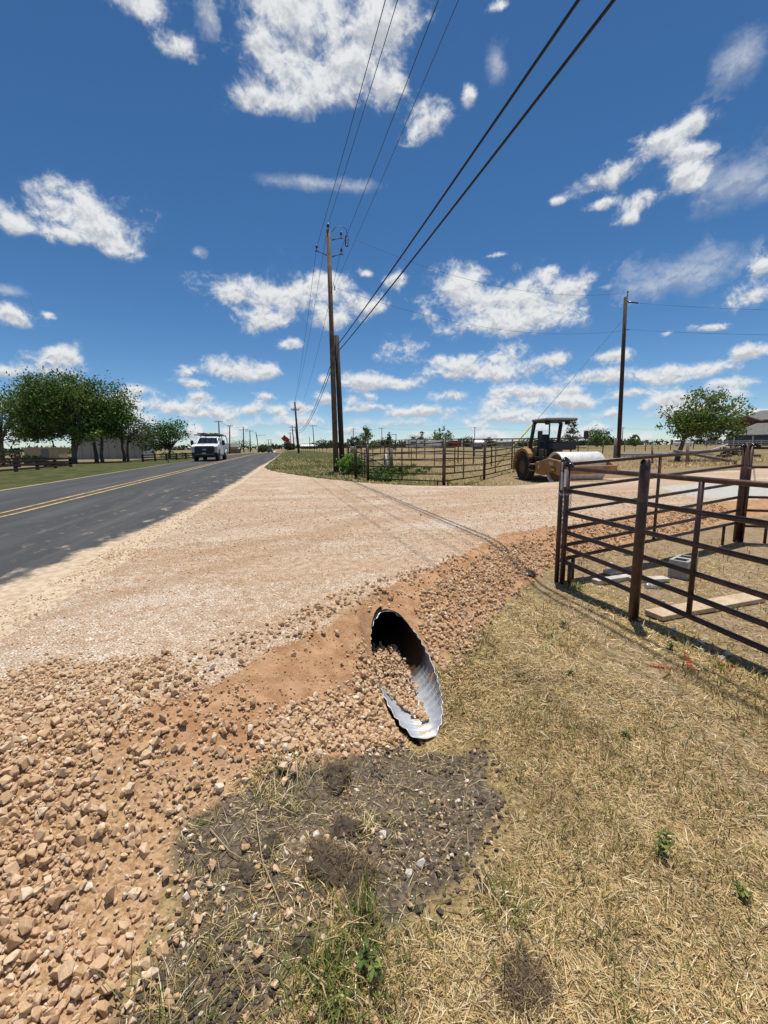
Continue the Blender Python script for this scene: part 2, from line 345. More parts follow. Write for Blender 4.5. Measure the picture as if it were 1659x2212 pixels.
# ------------------------------------------------------------------ road
def road_mat():
    m,t,b=newmat('asphalt'); g=t.nodes.new('ShaderNodeNewGeometry').outputs['Position']; b.inputs['Roughness'].default_value=.85; b.inputs['Specular IOR Level'].default_value=.3
    n1=noise(t,g,120,3,.7); n2=noise(t,g,.7,5,.6); mp=nn(t,'ShaderNodeMapping'); mp.inputs['Scale'].default_value=(1.6,.12,1); t.links.new(g,mp.inputs[0]); n3=noise(t,mp.outputs[0],1.3,5,.65)
    c=mixc(t,ramp(t,n1,.3,.72),(.030,.030,.031),(.078,.077,.075)); c=mixc(t,ramp(t,n3,.42,.68,0,.55),c,(.105,.102,.097)); c=mixc(t,ramp(t,n2,.55,.75,0,.45),c,(.05,.051,.054))
    # dusty scuffs carried onto the lane from the new driveway
    mp2=nn(t,'ShaderNodeMapping'); mp2.inputs['Scale'].default_value=(1.1,.55,1); mp2.inputs['Rotation'].default_value=(0,0,.6); t.links.new(g,mp2.inputs[0])
    A=nn(t,'ShaderNodeAttribute'); A.attribute_name='mask'; sa=nn(t,'ShaderNodeSeparateColor'); t.links.new(A.outputs['Color'],sa.inputs[0])
    n4=noise(t,mp2.outputs[0],3.4,7,.7)
    c=mixc(t,mth(t,'MULTIPLY',ramp(t,n4,.55,.72,0,.8),sa.outputs[1]),c,(.42,.33,.25))
    d=ramp(t,mth(t,'ADD',sa.outputs[0],mth(t,'MULTIPLY',mth(t,'SUBTRACT',noise(t,g,2.4,9,.74),.5),1.35)),.3,.72)
    dc=mixc(t,ramp(t,noise(t,g,14,5,.6),.35,.65),(.42,.31,.2),(.58,.46,.33)); c=mixc(t,d,c,dc)
    t.links.new(c,b.inputs['Base Color']); bp=nn(t,'ShaderNodeBump',Strength=.5,Distance=.006); t.links.new(n1,bp.inputs['Height']); t.links.new(bp.outputs[0],b.inputs['Normal']); return m
ry=np.concatenate([np.arange(-60,0,2.),np.arange(0,30,.35),np.arange(30,420,2.)]); rx=np.concatenate([np.array([-9.2,-8.9]),np.arange(-8,-3.4,.8),np.arange(-3.3,-1.9,.08)])
RX,RY=np.meshgrid(rx,ry); RX=RX.ravel();RY=RY.ravel(); rz=prof(RY)+.012+.03*np.clip(1-np.abs(RX+5.7)/3.6,0,1)
edgew=fbm(RX*0+3,RY*.9,4)*.5
RV=np.stack([RX+roadx(RY)+np.where(RX>-2.2,edgew*.25,0),RY,np.where(RX>-2.05,rz-.03,rz)],1); k=len(rx); a=(np.arange(len(ry)-1)[:,None]*k+np.arange(k-1)[None]).ravel()
RF=np.stack([a,a+1,a+k+1,a+k],1)
lip=np.interp(RY,[-60,2,4,6,8,12,18,27,33,60],[-2.6,-2.75,-2.72,-2.62,-2.35,-2.2,-2.15,-2.2,-2.05,-1.9])
dust=sstep(-.55,.3,RX-lip); scuff=sstep(3.2,.3,np.abs(RX-lip))*(1-sstep(24,34,RY))*sstep(-2,2,RY)
ro=raw_mesh('road',RV,RF,road_mat(),True); at=ro.color_attributes.new('mask','FLOAT_COLOR','POINT'); at.data.foreach_set('color',np.stack([dust,scuff,0*dust,1+0*dust],1).astype(np.float32).ravel())
ROAD=tag(link(bpy.data.objects.new('road',ro)),kind='structure')
my=mat('yellow_paint',(.50,.345,.12),.8,var=.2,scale=3,col2=(.11,.10,.085),c2scale=9,c2lo=.50,c2hi=.66)
for off in (-.17,.17):
    mb=MB(); yy=list(np.arange(-20,40,2.))+list(np.arange(40,300,6.))
    P=[(-5.85+float(roadx(q)),q,float(prof(q))+.012+.03*(1-.15/3.6)+.005) for q in yy]
    L=[(x+off-.046,y,z) for x,y,z in P]; R=[(x+off+.046,y,z) for x,y,z in P]
    n=len(P); mb.v=L+R; mb.f=[(i,n+i,n+i+1,i+1) for i in range(n-1)]; mb.build('lane_line',my,ROAD)
# ------------------------------------------------------------------ culvert pipe
PR=.222; PCZ=-.35
def pipe_mat():
    m,t,b=newmat('galvanised_pipe'); b.inputs['Metallic'].default_value=.3; b.inputs['Roughness'].default_value=.5
    g=t.nodes.new('ShaderNodeNewGeometry').outputs['Position']; n=noise(t,g,9,5,.6); n2=noise(t,g,60,4,.6)
    c=mixc(t,ramp(t,n,.3,.7),(.40,.42,.45),(.55,.57,.60)); c=mixc(t,ramp(t,n2,.55,.8,0,.3),c,(.4,.41,.42))
    A=nn(t,'ShaderNodeAttribute'); A.attribute_name='col'; sa=nn(t,'ShaderNodeSeparateColor'); t.links.new(A.outputs['Color'],sa.inputs[0])
    d=ramp(t,mth(t,'ADD',sa.outputs[0],mth(t,'MULTIPLY',mth(t,'SUBTRACT',noise(t,g,16,6,.65),.5),1.3)),.4,.7); c=mixc(t,d,c,(.56,.37,.22)); c=mixc(t,ramp(t,mth(t,'ADD',sa.outputs[1],mth(t,'MULTIPLY',mth(t,'SUBTRACT',n,.5),.6)),.1,.9),c,(.075,.05,.032))  # dirt on the floor ribs, then rust and painted shade of the inner walls
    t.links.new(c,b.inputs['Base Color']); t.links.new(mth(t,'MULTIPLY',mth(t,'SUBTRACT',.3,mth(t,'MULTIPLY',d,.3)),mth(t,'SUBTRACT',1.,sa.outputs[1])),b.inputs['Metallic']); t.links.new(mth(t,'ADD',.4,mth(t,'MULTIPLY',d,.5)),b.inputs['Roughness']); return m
NT=96; ts=np.concatenate([np.arange(0,1.6,.0115),np.arange(1.6,8.5,.06)]); th=np.arange(NT)/NT*2*np.pi
TH,TS=np.meshgrid(th,ts); y0=2.42+(1-np.cos(TH))/2*1.12+.012*np.sin(TH*3+1); YY=y0+TS
ph=2*np.pi*(YY/.068+TH/(2*np.pi)); wave=np.sin(ph); rr=PR+.0095*wave
def ring(r): 
    return np.stack([PIPE0[0]+PDX*(YY-2.42)+r*np.sin(TH),YY,PCZ-r*np.cos(TH)],2).reshape(-1,3)
Vi=ring(rr); Vo=ring(rr+.0035); K=len(ts); a=(np.arange(K-1)[:,None]*NT+np.arange(NT)[None]).ravel(); j=np.tile(np.arange(NT),K-1)
nx_=np.where(j==NT-1,a-NT+1,a+1)
Fi=np.stack([a,a+NT,nx_+NT,nx_],1); N=len(Vi); Fo=np.stack([a,nx_,nx_+NT,a+NT],1)+N
jj_=np.arange(NT); rim=np.stack([jj_,(jj_+1)%NT,(jj_+1)%NT+N,jj_+N],1)
fl=(np.abs(((TH+np.pi)%(2*np.pi))-np.pi)<.55)&(YY<3.6); dirtv=np.where(fl,.62*(wave<-.1)+.12,0)*np.exp(-((((TH+np.pi)%(2*np.pi))-np.pi-.05)/.42)**2)
pc=np.concatenate([dirtv.ravel(),dirtv.ravel()*0]); sil=sstep(2.9,3.3,YY).ravel(); sil=np.concatenate([sil,sil*0])  # dark rust brown deep inside, also painting in the shade of the covered part
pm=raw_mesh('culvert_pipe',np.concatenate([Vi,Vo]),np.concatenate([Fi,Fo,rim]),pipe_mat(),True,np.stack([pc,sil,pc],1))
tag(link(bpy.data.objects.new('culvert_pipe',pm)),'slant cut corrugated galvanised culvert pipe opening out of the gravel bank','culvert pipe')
# ------------------------------------------------------------------ loose stones
def rock(seed,n,flat=.75,sub=False):
    import bmesh
    r=np.random.default_rng(seed); p=r.normal(size=(n,3)); p/=np.linalg.norm(p,axis=1)[:,None]; p*=r.uniform(.82,1.08,(n,1)); p*=np.array([1,r.uniform(.65,.95),r.uniform(.8,1.1)*flat])
    bm=bmesh.new()
    for q in p: bm.verts.new(q*.5)
    h=bmesh.ops.convex_hull(bm,input=bm.verts)
    bmesh.ops.delete(bm,geom=[e for e in h['geom_interior'] if isinstance(e,bmesh.types.BMVert)],context='VERTS')
    if sub:
        bmesh.ops.bevel(bm,geom=list(bm.edges),offset=.02,segments=1,affect='EDGES')
    bmesh.ops.triangulate(bm,faces=bm.faces); bmesh.ops.recalc_face_normals(bm,faces=bm.faces)
    bm.verts.index_update(); v=np.array([q.co[:] for q in bm.verts]); f=np.array([[q.index for q in t.verts] for t in bm.faces]); bm.free(); return v,f
ROCKS=[rock(100+i,18,.72) for i in range(14)]; BIGR=[rock(200+i,13,.78,True) for i in range(14)]; CHIPS=[rock(300+i,9,.5) for i in range(12)]
def stone_mat():
    m,t,b=newmat('limestone'); b.inputs['Roughness'].default_value=.92; b.inputs['Specular IOR Level'].default_value=.15
    A=nn(t,'ShaderNodeAttribute'); A.attribute_name='col'; oi=t.nodes.new('ShaderNodeObjectInfo'); g=t.nodes.new('ShaderNodeNewGeometry').outputs['Position']
    sa=nn(t,'ShaderNodeSeparateColor'); t.links.new(A.outputs['Color'],sa.inputs[0])
    r=mth(t,'FRACT',mth(t,'ADD',sa.outputs[0],mth(t,'MULTIPLY',oi.outputs['Random'],sa.outputs[1])))
    cr=t.nodes.new('ShaderNodeValToRGB'); t.links.new(r,cr.inputs[0]); e=cr.color_ramp.elements
    e[0].position=0; e[0].color=(.40,.235,.125,1); e[1].position=1; e[1].color=(.80,.75,.66,1)
    for p,c in ((.25,(.50,.315,.175,1)),(.55,(.58,.385,.23,1)),(.8,(.66,.475,.315,1)),(.93,(.72,.61,.47,1))):
        q=e.new(p); q.color=c
    c=mixc(t,ramp(t,noise(t,g,55,5,.65),.35,.7),cr.outputs[0],(.5,.34,.2)); c=mixc(t,ramp(t,noise(t,g,22,4,.6),.56,.7,0,.6),c,(.68,.53,.38))
    t.links.new(c,b.inputs['Base Color']); bp=nn(t,'ShaderNodeBump',Strength=.5,Distance=.004); t.links.new(noise(t,g,140,4,.65),bp.inputs['Height']); t.links.new(bp.outputs[0],b.inputs['Normal']); return m
MS=stone_mat()
def rotm(n):
    q=rng.normal(size=(n,4)); q/=np.linalg.norm(q,axis=1)[:,None]; w,x,y,z=q.T
    return np.stack([1-2*(y*y+z*z),2*(x*y-z*w),2*(x*z+y*w),2*(x*y+z*w),1-2*(x*x+z*z),2*(y*z-x*w),2*(x*z-y*w),2*(y*z+x*w),1-2*(x*x+y*y)],1).reshape(n,3,3)
def rotz(n,tilt):
    a=rng.uniform(0,6.283,n); b=rng.normal(0,tilt,n); c=rng.normal(0,tilt,n)
    def R(ax,t):
        o=np.zeros((n,3,3)); i,j=[(1,2),(2,0),(0,1)][ax]; o[:,ax,ax]=1; o[:,i,i]=np.cos(t);o[:,j,j]=np.cos(t);o[:,i,j]=-np.sin(t);o[:,j,i]=np.sin(t); return o
    return R(2,a)@R(0,b)@R(1,c)
def stuff_mesh(name,protos,P,sc,R,parent,material,cols):
    Vs=[];Fs=[];Cs=[];b=0; pick=rng.integers(0,len(protos),len(P))
    for i,(v,f) in enumerate(protos):
        s=np.where(pick==i)[0]
        if not len(s): continue
        w=np.einsum('nij,kj->nki',R[s],v)*sc[s][:,None,None]+P[s][:,None,:]
        Vs.append(w.reshape(-1,3)); Fs.append((f[None]+(np.arange(len(s))*len(v))[:,None,None]+b).reshape(-1,3)); Cs.append(np.repeat(cols[s],len(v),0)); b+=len(s)*len(v)
    me=raw_mesh(name,np.concatenate(Vs),np.concatenate(Fs),material,False,np.concatenate(Cs))
    o=link(bpy.data.objects.new(name,me),parent); o['kind']='stuff'; return o
def ingrid(x,y):
    """height of the finished ground mesh"""
    i=np.clip(np.searchsorted(gx,x)-1,0,nx-2); j=np.clip(np.searchsorted(gy,y)-1,0,ny-2); Zg=Z.reshape(ny,nx)
    fx=(x-gx[i])/(gx[i+1]-gx[i]); fy=(y-gy[j])/(gy[j+1]-gy[j])
    return (Zg[j,i]*(1-fx)+Zg[j,i+1]*fx)*(1-fy)+(Zg[j+1,i]*(1-fx)+Zg[j+1,i+1]*fx)*fy
def gz(x,y): return float(ingrid(np.array([float(x)]),np.array([float(y)]))[0])
def inzone(poly,n,pad=0.):
    p=np.array(poly); lo=p.min(0)-.2; hi=p.max(0)+.2; o=np.zeros((0,2))
    while len(o)<n:
        q=rng.uniform(lo,hi,(n*3,2)); d=sdf(poly,q[:,0],q[:,1])+fbm(q[:,0]*3,q[:,1]*3,3)*.28
        o=np.concatenate([o,q[d<pad+rng.exponential(.03,len(q))]])
    return o[:n]
inthe=lambda q:~((((q[:,0]-(PIPE0[0]+PDX*(q[:,1]-2.42)))/.25)**2+((q[:,1]-2.98)/.6)**2<1))
pts=[];siz=[]
def lay(poly,n,smin,smax,exp=2.2,pad=0.,fn=None):
    q=inzone(poly,n,pad); q=q[inthe(q)]
    if fn is not None: q=q[rng.random(len(q))<fn(q[:,0],q[:,1])]
    s=smin+(smax-smin)*rng.random(len(q))**exp; pts.append(q); siz.append(s)
nearfade=lambda x,y: np.clip(1.25-.55*sstep(1.9,2.9,y-.25*x)-.75*sstep(-.5,-1.5,y-.9),.15,1)
patch=lambda x,y: np.where(fbm(x*1.7+9,y*1.7,3)>-.09,1,.3)
lay(LOOSE_L,12500,.018,.060,2.3,0.,lambda x,y:nearfade(x,y)*patch(x,y)*(1-.8*sstep(2.0,2.6,y)*(x<-.3)))
lay(LOOSE_L,17000,.012,.032,1.5,.05,lambda x,y:patch(x,y))
lay([(-.1,2.0),(.1,2.2),(.55,2.42),(.5,2.95),(.35,2.6),(-.1,2.25)],900,.03,.055,1.5,0)
lay(LOOSE_R,3200,.022,.055,1.6,.02)
lay(LOOSE_B,1700,.03,.07,1.6,.05)
lay(BANK,420,.02,.055,2.5,0,lambda x,y:np.where(fbm(x*2.5+4,y*2.5,3)>.02,1,.25))
lay(BANK,8000,.005,.02,2,.05)
lay([(-.9,2.3),(-.2,2.85),(.22,3.3),(.56,3.55),(.85,3.7),(1.9,4.7),(2.0,4.85),(.7,3.95),(.1,3.45),(-.3,3.05),(-1.0,2.55)],420,.025,.06,1.6,.02)
lay(DARK,150,.014,.04,2.4,.05); lay(DARK,900,.005,.014,1.5,.05)
lay([(-.7,.9),(.1,1.0),(.0,1.6),(-.5,1.8)],170,.015,.045,1.8,.05)
lay([(.2,1.45),(.75,1.45),(.8,1.75),(.25,1.9)],240,.008,.028,2,.05)
q=np.concatenate(pts); s=np.concatenate(siz); h=ingrid(q[:,0],q[:,1])+s*rng.uniform(-.05,.55,len(s))
P=np.column_stack([q,h]); R=rotz(len(P),.85); 
def grey(q):
    """share of white and grey stone is higher on the dark soil and by the road"""
    return np.clip((1-sstep(-.1,.1,sdf(DARK,q[:,0],q[:,1])))*.35,0,1)
tint=np.clip(np.where(rng.random(len(P))<.06+grey(q),rng.uniform(.9,1,len(P)),rng.beta(2.4,2.0,len(P))*.92),0,.999)
CD=_f; dd=(P-np.array([0,0,1.3])); dep=dd@np.array(_f); px=929*(dd@np.array(_r2))/dep; py=-929*(dd@np.array(_u2))/dep
vis=(dep>.4)&(np.abs(px)<829)&(py<1106)
app=np.where(vis,s/np.maximum(dep,.3),0); big=np.argsort(-app)[:300]; isbig=np.zeros(len(P),bool); isbig[big]=True
bank_o=SET['stone_bank']
BM=[]
for i,(v,f) in enumerate(BIGR):
    c=np.zeros((len(v),3)); c[:,0]=.1; c[:,1]=.86; BM.append(raw_mesh('stone',v,f,MS,False,c))
for i in big:
    o=bpy.data.objects.new('stone',BM[int(rng.integers(len(BM)))]); link(o,bank_o)
    M=Matrix(R[i].tolist()).to_4x4(); M=Matrix.Translation(P[i])@M@Matrix.Diagonal((s[i]*1.05,s[i]*1.05,s[i]*1.05,1)); o.matrix_local=M
r=~isbig; cl=np.stack([tint[r],0*tint[r],0*tint[r]],1)
stuff_mesh('stones',ROCKS,P[r],s[r],R[r],bank_o,MS,cl)
# chips pressed into the driveway
def polar(n,r0,r1,a0,a1,pw=1.):
    r=r0+(r1-r0)*rng.random(n)**pw; a=rad(a0)+(rad(a1)-rad(a0))*rng.random(n); return np.column_stack([r*np.sin(a),r*np.cos(a)])
q=np.concatenate([polar(34000,2.2,6.5,-50,42,1.15),polar(17000,6,14,-30,48,1.0)]); d=sdf(PLATEAU,q[:,0],q[:,1]); q=q[(d<.12)&(q[:,0]>-2.75+.3*fbm(q[:,0]*2,q[:,1]*2))&(rng.random(len(q))<np.where(fbm(q[:,0]*1.1,q[:,1]*1.9,4)>-.04,1,.45))]
rr_=np.hypot(q[:,0],q[:,1]); s=rng.uniform(.009,.021,len(q))*np.clip(rr_/4.5,1,1.9)*np.where(rng.random(len(q))<.05,1.7,1); P=np.column_stack([q,ingrid(q[:,0],q[:,1])+s*.1]); R=rotz(len(P),.22)
rdz=np.where(q[:,0]<-2.02,.016,0); P[:,2]+=rdz
tint=np.clip(rng.beta(2,1.6,len(q))*.97,0,.999)
stuff_mesh('gravel',CHIPS,P,s,R,SET['gravel_driveway'],MS,np.stack([tint,0*tint,0*tint],1))
# stones washed into the pipe
n=900; yy=2.6+1.0*rng.random(n)**.8; lim=np.clip((yy-2.55)*.4,.025,.165); xo=rng.uniform(-1,.72,n)*lim+np.where(yy<2.8,.07-.25*(yy-2.6),0)-.02; s=rng.uniform(.02,.046,n)
mound=np.clip((yy-2.6)*.2,0,.13)*np.exp(-((xo+.02)/.15)**2); zf=PCZ-np.sqrt(np.maximum(0,PR**2-xo**2))+.004
P=np.column_stack([PIPE0[0]+PDX*(yy-2.42)+xo,yy,zf+mound*rng.uniform(.35,1.,n)+s*.2]); R=rotm(n)
PG=thing('gravel_pile','heap of tan stones washed into the mouth of the corrugated pipe','gravel',(0,0,0))
app=s/np.hypot(yy,1.7)*(P[:,2]-zf>mound*.6); big=set(np.argsort(-app)[:190].tolist())
for i in big:
    o=bpy.data.objects.new('stone',BM[int(rng.integers(len(BM)))]); link(o,PG); o.matrix_local=Matrix.Translation(P[i])@Matrix(R[i].tolist()).to_4x4()@Matrix.Diagonal((s[i],s[i],s[i],1))
k=np.array([i not in big for i in range(n)]); tint=rng.beta(3.2,1.7,n)*.95
stuff_mesh('stones',ROCKS,P[k],s[k],R[k],PG,MS,np.stack([tint,0*tint,0*tint],1)[k])
# ------------------------------------------------------------------ mown straw, grass, weeds
def blade_mat():
    m,t,b=newmat('grass_blades'); b.inputs['Roughness'].default_value=.7; b.inputs['Specular IOR Level'].default_value=.25
    A=nn(t,'ShaderNodeAttribute'); A.attribute_name='col'; t.links.new(A.outputs['Color'],b.inputs['Base Color'])
    tr=nn(t,'ShaderNodeBsdfTranslucent'); t.links.new(A.outputs['Color'],tr.inputs[0]); mx=nn(t,'ShaderNodeMixShader'); mx.inputs[0].default_value=.25
    t.links.new(b.outputs[0],mx.inputs[1]); t.links.new(tr.outputs[0],mx.inputs[2]); t.links.new(mx.outputs[0],t.nodes['Material Output'].inputs[0]); return m
MG=blade_mat()
def blades(q,L,wd,pitch,cols,curl=.5,z=None,az=None):
    local=z is not None
    """strips of two segments: q (n,2) roots, L lengths, pitch = rise angle"""
    n=len(q); a=rng.uniform(0,6.283,n) if az is None else az; z=ingrid(q[:,0],q[:,1]) if z is None else z
    d=np.stack([np.cos(a),np.sin(a)],1); sd=np.stack([-d[:,1],d[:,0]],1)
    p0=np.column_stack([q,z-.002]); l1=L*.55; p1=p0+np.column_stack([d*(l1*np.cos(pitch))[:,None],l1*np.sin(pitch)]); p2_=pitch-curl*rng.uniform(.2,1.6,n); l2=L*.45
    p2=p1+np.column_stack([d*(l2*np.cos(p2_))[:,None],l2*np.sin(p2_)]); p2[:,2]=np.maximum(p2[:,2],(0 if local else ingrid(p2[:,0],p2[:,1]))+.002)
    w=np.column_stack([sd*wd[:,None]*.5,rng.normal(0,.25,n)*wd])
    V=np.stack([p0-w*.8,p0+w*.8,p1+w,p1-w,p2],1).reshape(-1,3); b=np.arange(n)*5
    cols=cols if local else cols*np.clip(1+.75*fbm(q[:,0]*1.3+3,q[:,1]*1.3,3)+.5*fbm(q[:,0]*6,q[:,1]*6,2),.55,1.5)[:,None]
    F=np.concatenate([np.stack([b,b+1,b+2],1),np.stack([b,b+2,b+3],1),np.stack([b+3,b+2,b+4],1)]); return V,F,np.repeat(cols,5,0)
def blade_obj(name,parts,parent=None,loc=None):
    b=0;Vs=[];Fs=[];Cs=[]
    for v,f,c in parts: Vs.append(v);Fs.append(f+b);Cs.append(c);b+=len(v)
    v=np.concatenate(Vs)
    if loc is not None: v=v-np.array(loc)
    return link(bpy.data.objects.new(name,raw_mesh(name,v,np.concatenate(Fs),MG,True,np.concatenate(Cs))),parent)
def pal(n,ws):
    C=np.array([(.72,.55,.285),(.61,.44,.21),(.44,.30,.135),(.18,.12,.06),(.82,.70,.47),(.26,.245,.065),(.10,.155,.035)]); k=rng.choice(7,n,p=np.array(ws)/sum(ws)); return C[k]*rng.uniform(.75,1.2,(n,1))
def grassmask(q,keep_soil=.10):
    k=(sdf(PLATEAU,q[:,0],q[:,1])>.35); k&=sdf(BANK,q[:,0],q[:,1])>.0
    for z in (LOOSE_L,LOOSE_R,LOOSE_B): k&=sdf(z,q[:,0],q[:,1])+.15*fbm(q[:,0]*4,q[:,1]*4)>.03
    d=sdf(DARK,q[:,0],q[:,1])+fbm(q[:,0]*4,q[:,1]*4,3)*.45; k&=(d>.02)|(rng.random(len(q))<np.where(q[:,0]<.22,.22,keep_soil))
    st=np.exp(-((q[:,0]-2.45-.175*(2.7-q[:,1])*-1)/.42)**2)*(q[:,1]<5)
    k&=rng.random(len(q))>np.clip(st*.6+.55*(q[:,0]>3.1)*(q[:,1]<7)+.35*(fbm(q[:,0]*1.3,q[:,1]*1.3,3)<-.12),0,.9); return k&inthe(q)
q=np.concatenate([polar(230000,.85,3.2,-32,75,.95),polar(90000,3,7.5,8,70,1.1)]); q=q[grassmask(q)]; n=len(q); dd=np.hypot(q[:,0],q[:,1])
_t=(sdf(DARK,q[:,0],q[:,1])<.05); _c1=pal(n,(5,5,4,3,2.2,.8,.45)); _c1[_t]=pal(int(_t.sum()),(1.2,2,3,3,1,2,1))
G1=blades(q,rng.uniform(.02,.075,n)*np.where(dd>3,1.1,1),rng.uniform(.0015,.0031,n)*np.clip(dd/2,1,2.2),np.abs(rng.normal(0,.22,n))+.03,_c1,.25)
q=np.concatenate([polar(26000,.9,4,-20,72,1),polar(14000,3.5,9,8,66,1)]); q=q[grassmask(q,.08)]; n=len(q); cl=fbm(q[:,0]*2.2,q[:,1]*2.2,3); q=q[cl>-.02]; n=len(q); dd=np.hypot(q[:,0],q[:,1])
G2=blades(q,rng.uniform(.03,.085,n),rng.uniform(.0022,.004,n)*np.clip(dd/2,1,2.5),rng.uniform(.7,1.5,n),pal(n,(3,3,2,1,1,3.2,2.4)),.5)
q=polar(1700,.9,4.5,-8,72,1.); q=q[grassmask(q,.25)]; n=len(q); dd=np.hypot(q[:,0],q[:,1])
G5=blades(q,rng.uniform(.06,.15,n),rng.uniform(.0016,.003,n)*np.clip(dd/2,1,2),np.abs(rng.normal(0,.2,n))+.06,pal(n,(5,3,1,.5,6,1.2,.8)),.35)
c=polar(190,1.0,4.2,-8,70,1.); c=c[grassmask(c,.2)]; q=np.repeat(c,16,0)+rng.normal(0,.022,(len(c)*16,2)); n=len(q)
G6=blades(q,rng.uniform(.04,.12,n),rng.uniform(.002,.0038,n),rng.uniform(.5,1.4,n),pal(n,(2,1.5,.6,.3,1,3,4)),.7)
tag(blade_obj('dry_grass',[G1,G2,G5,G6]),'mown straw coloured grass covering the ditch beside the pipe and fence','grass',kind='stuff')
q=np.column_stack([rng.uniform(-2.0,9,32000),15.5+33*rng.random(32000)**1.3]); d=sdf(PLATEAU,q[:,0],q[:,1]); q=q[(d>.25)&(rng.random(len(q))<np.clip(1.1-.1*q[:,0],.15,1))]; n=len(q); lush=(fbm(q[:,0]*.5,q[:,1]*.3,3)>-.02)
G3=blades(q,rng.uniform(.08,.24,n)*np.where(lush,1,.6),rng.uniform(.012,.028,n),rng.uniform(.6,1.5,n),np.where(lush[:,None],pal(n,(.5,.5,.5,.3,.3,3,4)),pal(n,(3,3,3,1,1,2,1))),.5)
tag(blade_obj('verge_grass',[G3]),'uneven green and tan grass on the verge past the driveway','grass',kind='stuff')
q=np.concatenate([np.column_stack([rng.uniform(9,34,9000),rng.uniform(17,34,9000)]),np.column_stack([rng.normal(0,.5,3000)+rng.uniform(18,30,3000),rng.normal(19.7,.6,3000)+0])]); q=q[(sdf(PLATEAU,q[:,0],q[:,1])>1.6)&~((q[:,0]<19)&(q[:,1]<18.5))]; n=len(q)
G4=blades(q,rng.uniform(.08,.3,n),rng.uniform(.015,.03,n),rng.uniform(.5,1.5,n),pal(n,(4,4,3,2,2,.8,.2)),.5)
tag(blade_obj('field_grass',[G4]),'tall dry tan grass in the field behind the roller','grass',kind='stuff')
def clump(name,label,cat,x,y,n,L,w,ws,spread,pit=(.5,1.45),curl=.7,az=None,group=None):
    q=np.column_stack([rng.normal(x,spread,n),rng.normal(y,spread,n)]); g=blades(q,rng.uniform(.45,1.,n)*L,rng.uniform(.6,1.2,n)*w,rng.uniform(*pit,n),pal(n,ws),curl,az=None if az is None else rng.normal(az,.9,n))
    o=blade_obj(name,[g],None,(x,y,gz(x,y))); o.location=(x,y,gz(x,y)); return tag(o,label,cat,group)
GR=(.6,.5,.3,.2,.3,3,6)
clump('grass_clump','big green clump of long grass at the bottom of the ditch, nearest the viewer','grass clump',.05,1.12,170,.22,.004,GR,.06,(.45,1.3),.8)
clump('grass_clump','tall green grass growing on the right of the brown root clump','grass clump',.17,1.24,80,.22,.004,GR,.03,(.8,1.5),.5)
clump('grass_clump','wispy green and tan grass left of the dug soil hollow','grass clump',-.13,1.82,90,.16,.003,(2,2,1,.5,2,3,3),.07,(.4,1.3),.6)
clump('grass_clump','pale bleached grass tuft in the middle of the dark soil','grass clump',.24,1.66,60,.13,.0035,(3,1,.5,.2,4,2,.6),.02,(.2,1.0),.9)
clump('grass_clump','green grass tuft on the right edge of the dark soil','grass clump',.66,1.2,90,.16,.004,(2,1.5,1,.5,2,3,2.5),.05,(.25,1.1),.8)
clump('grass_clump','green sprouts at the foot of the gate chain','grass clump',3.02,4.2,160,.1,.006,GR,.05,(.7,1.5),.5)
clump('grass_clump','thin grass stems standing between the stones and the dark soil','grass clump',-.4,1.15,90,.2,.003,(2,2,1,.5,2,3,2),.09,(.5,1.4),.6)
def weed(x,y,label,n,h,sz,seed,ws=(0,0,0,0,0,1.5,5)):
    """small broad leaved weed: stems and leaf blades"""
    r=np.random.default_rng(seed); T=thing('weed',label,'weed',(x,y,gz(x,y)),0,'small green weeds in the dry grass'); st=MB(); lv=[];lf=[];lc=[]
    for i in range(n):
        a=r.uniform(0,6.28); hh=h*r.uniform(.5,1); e=Vector((math.cos(a)*hh*.35,math.sin(a)*hh*.35,hh)); st.tube([(0,0,-.01),tuple(e*.5+Vector((0,0,.01))),tuple(e)],[.0022,.0018,.001],5)
        for k in range(8):
            f=r.uniform(.35,1); p=e*f; b=r.uniform(0,6.28); d=Vector((math.cos(b),math.sin(b),r.uniform(-.1,.6))).normalized(); sd=d.cross(Vector((0,0,1))).normalized(); L=sz*r.uniform(.6,1.2); c=pal(1,ws)[0]
            o=len(lv)
            for u,wv,dz in ((0,.0,0),(.35,.2,.08),(.35,-.2,.08),(.75,.14,.03),(.75,-.14,.03),(1,0,-.1)): lv.append(tuple(p+d*L*u+sd*L*wv+Vector((0,0,L*dz)))); lc.append(c)
            lf+=[(o,o+1,o+2),(o+1,o+3,o+4),(o+1,o+4,o+2),(o+3,o+5,o+4)]
    st.build('stem',mat('weed_stem',(.16,.19,.06),.8),T); link(bpy.data.objects.new('leaves',raw_mesh('leaves',lv,lf,MG,False,np.array(lc))),T)
for i,(x,y,lb,n,h,z_) in enumerate([(1.36,1.24,'tallest leafy green weed in the dry grass, right foreground',5,.11,.03),(1.5,1.05,'low bright green weed in the right foreground grass',4,.05,.028),(.16,1.1,'broad leaved green seedling inside the front grass clump',4,.12,.035),(1.85,2.55,'small dark green weed alone in the middle of the dry grass',3,.05,.025),(2.86,2.72,'green weed beside the orange paint mark',5,.08,.03),(2.3,3.3,'green weed patch on the tyre strip before the front fence post',5,.06,.03),(1.75,1.9,'pale green seedling right of the soil hollow',3,.05,.025)]): weed(x,y,lb,n,h,z_,40+i)
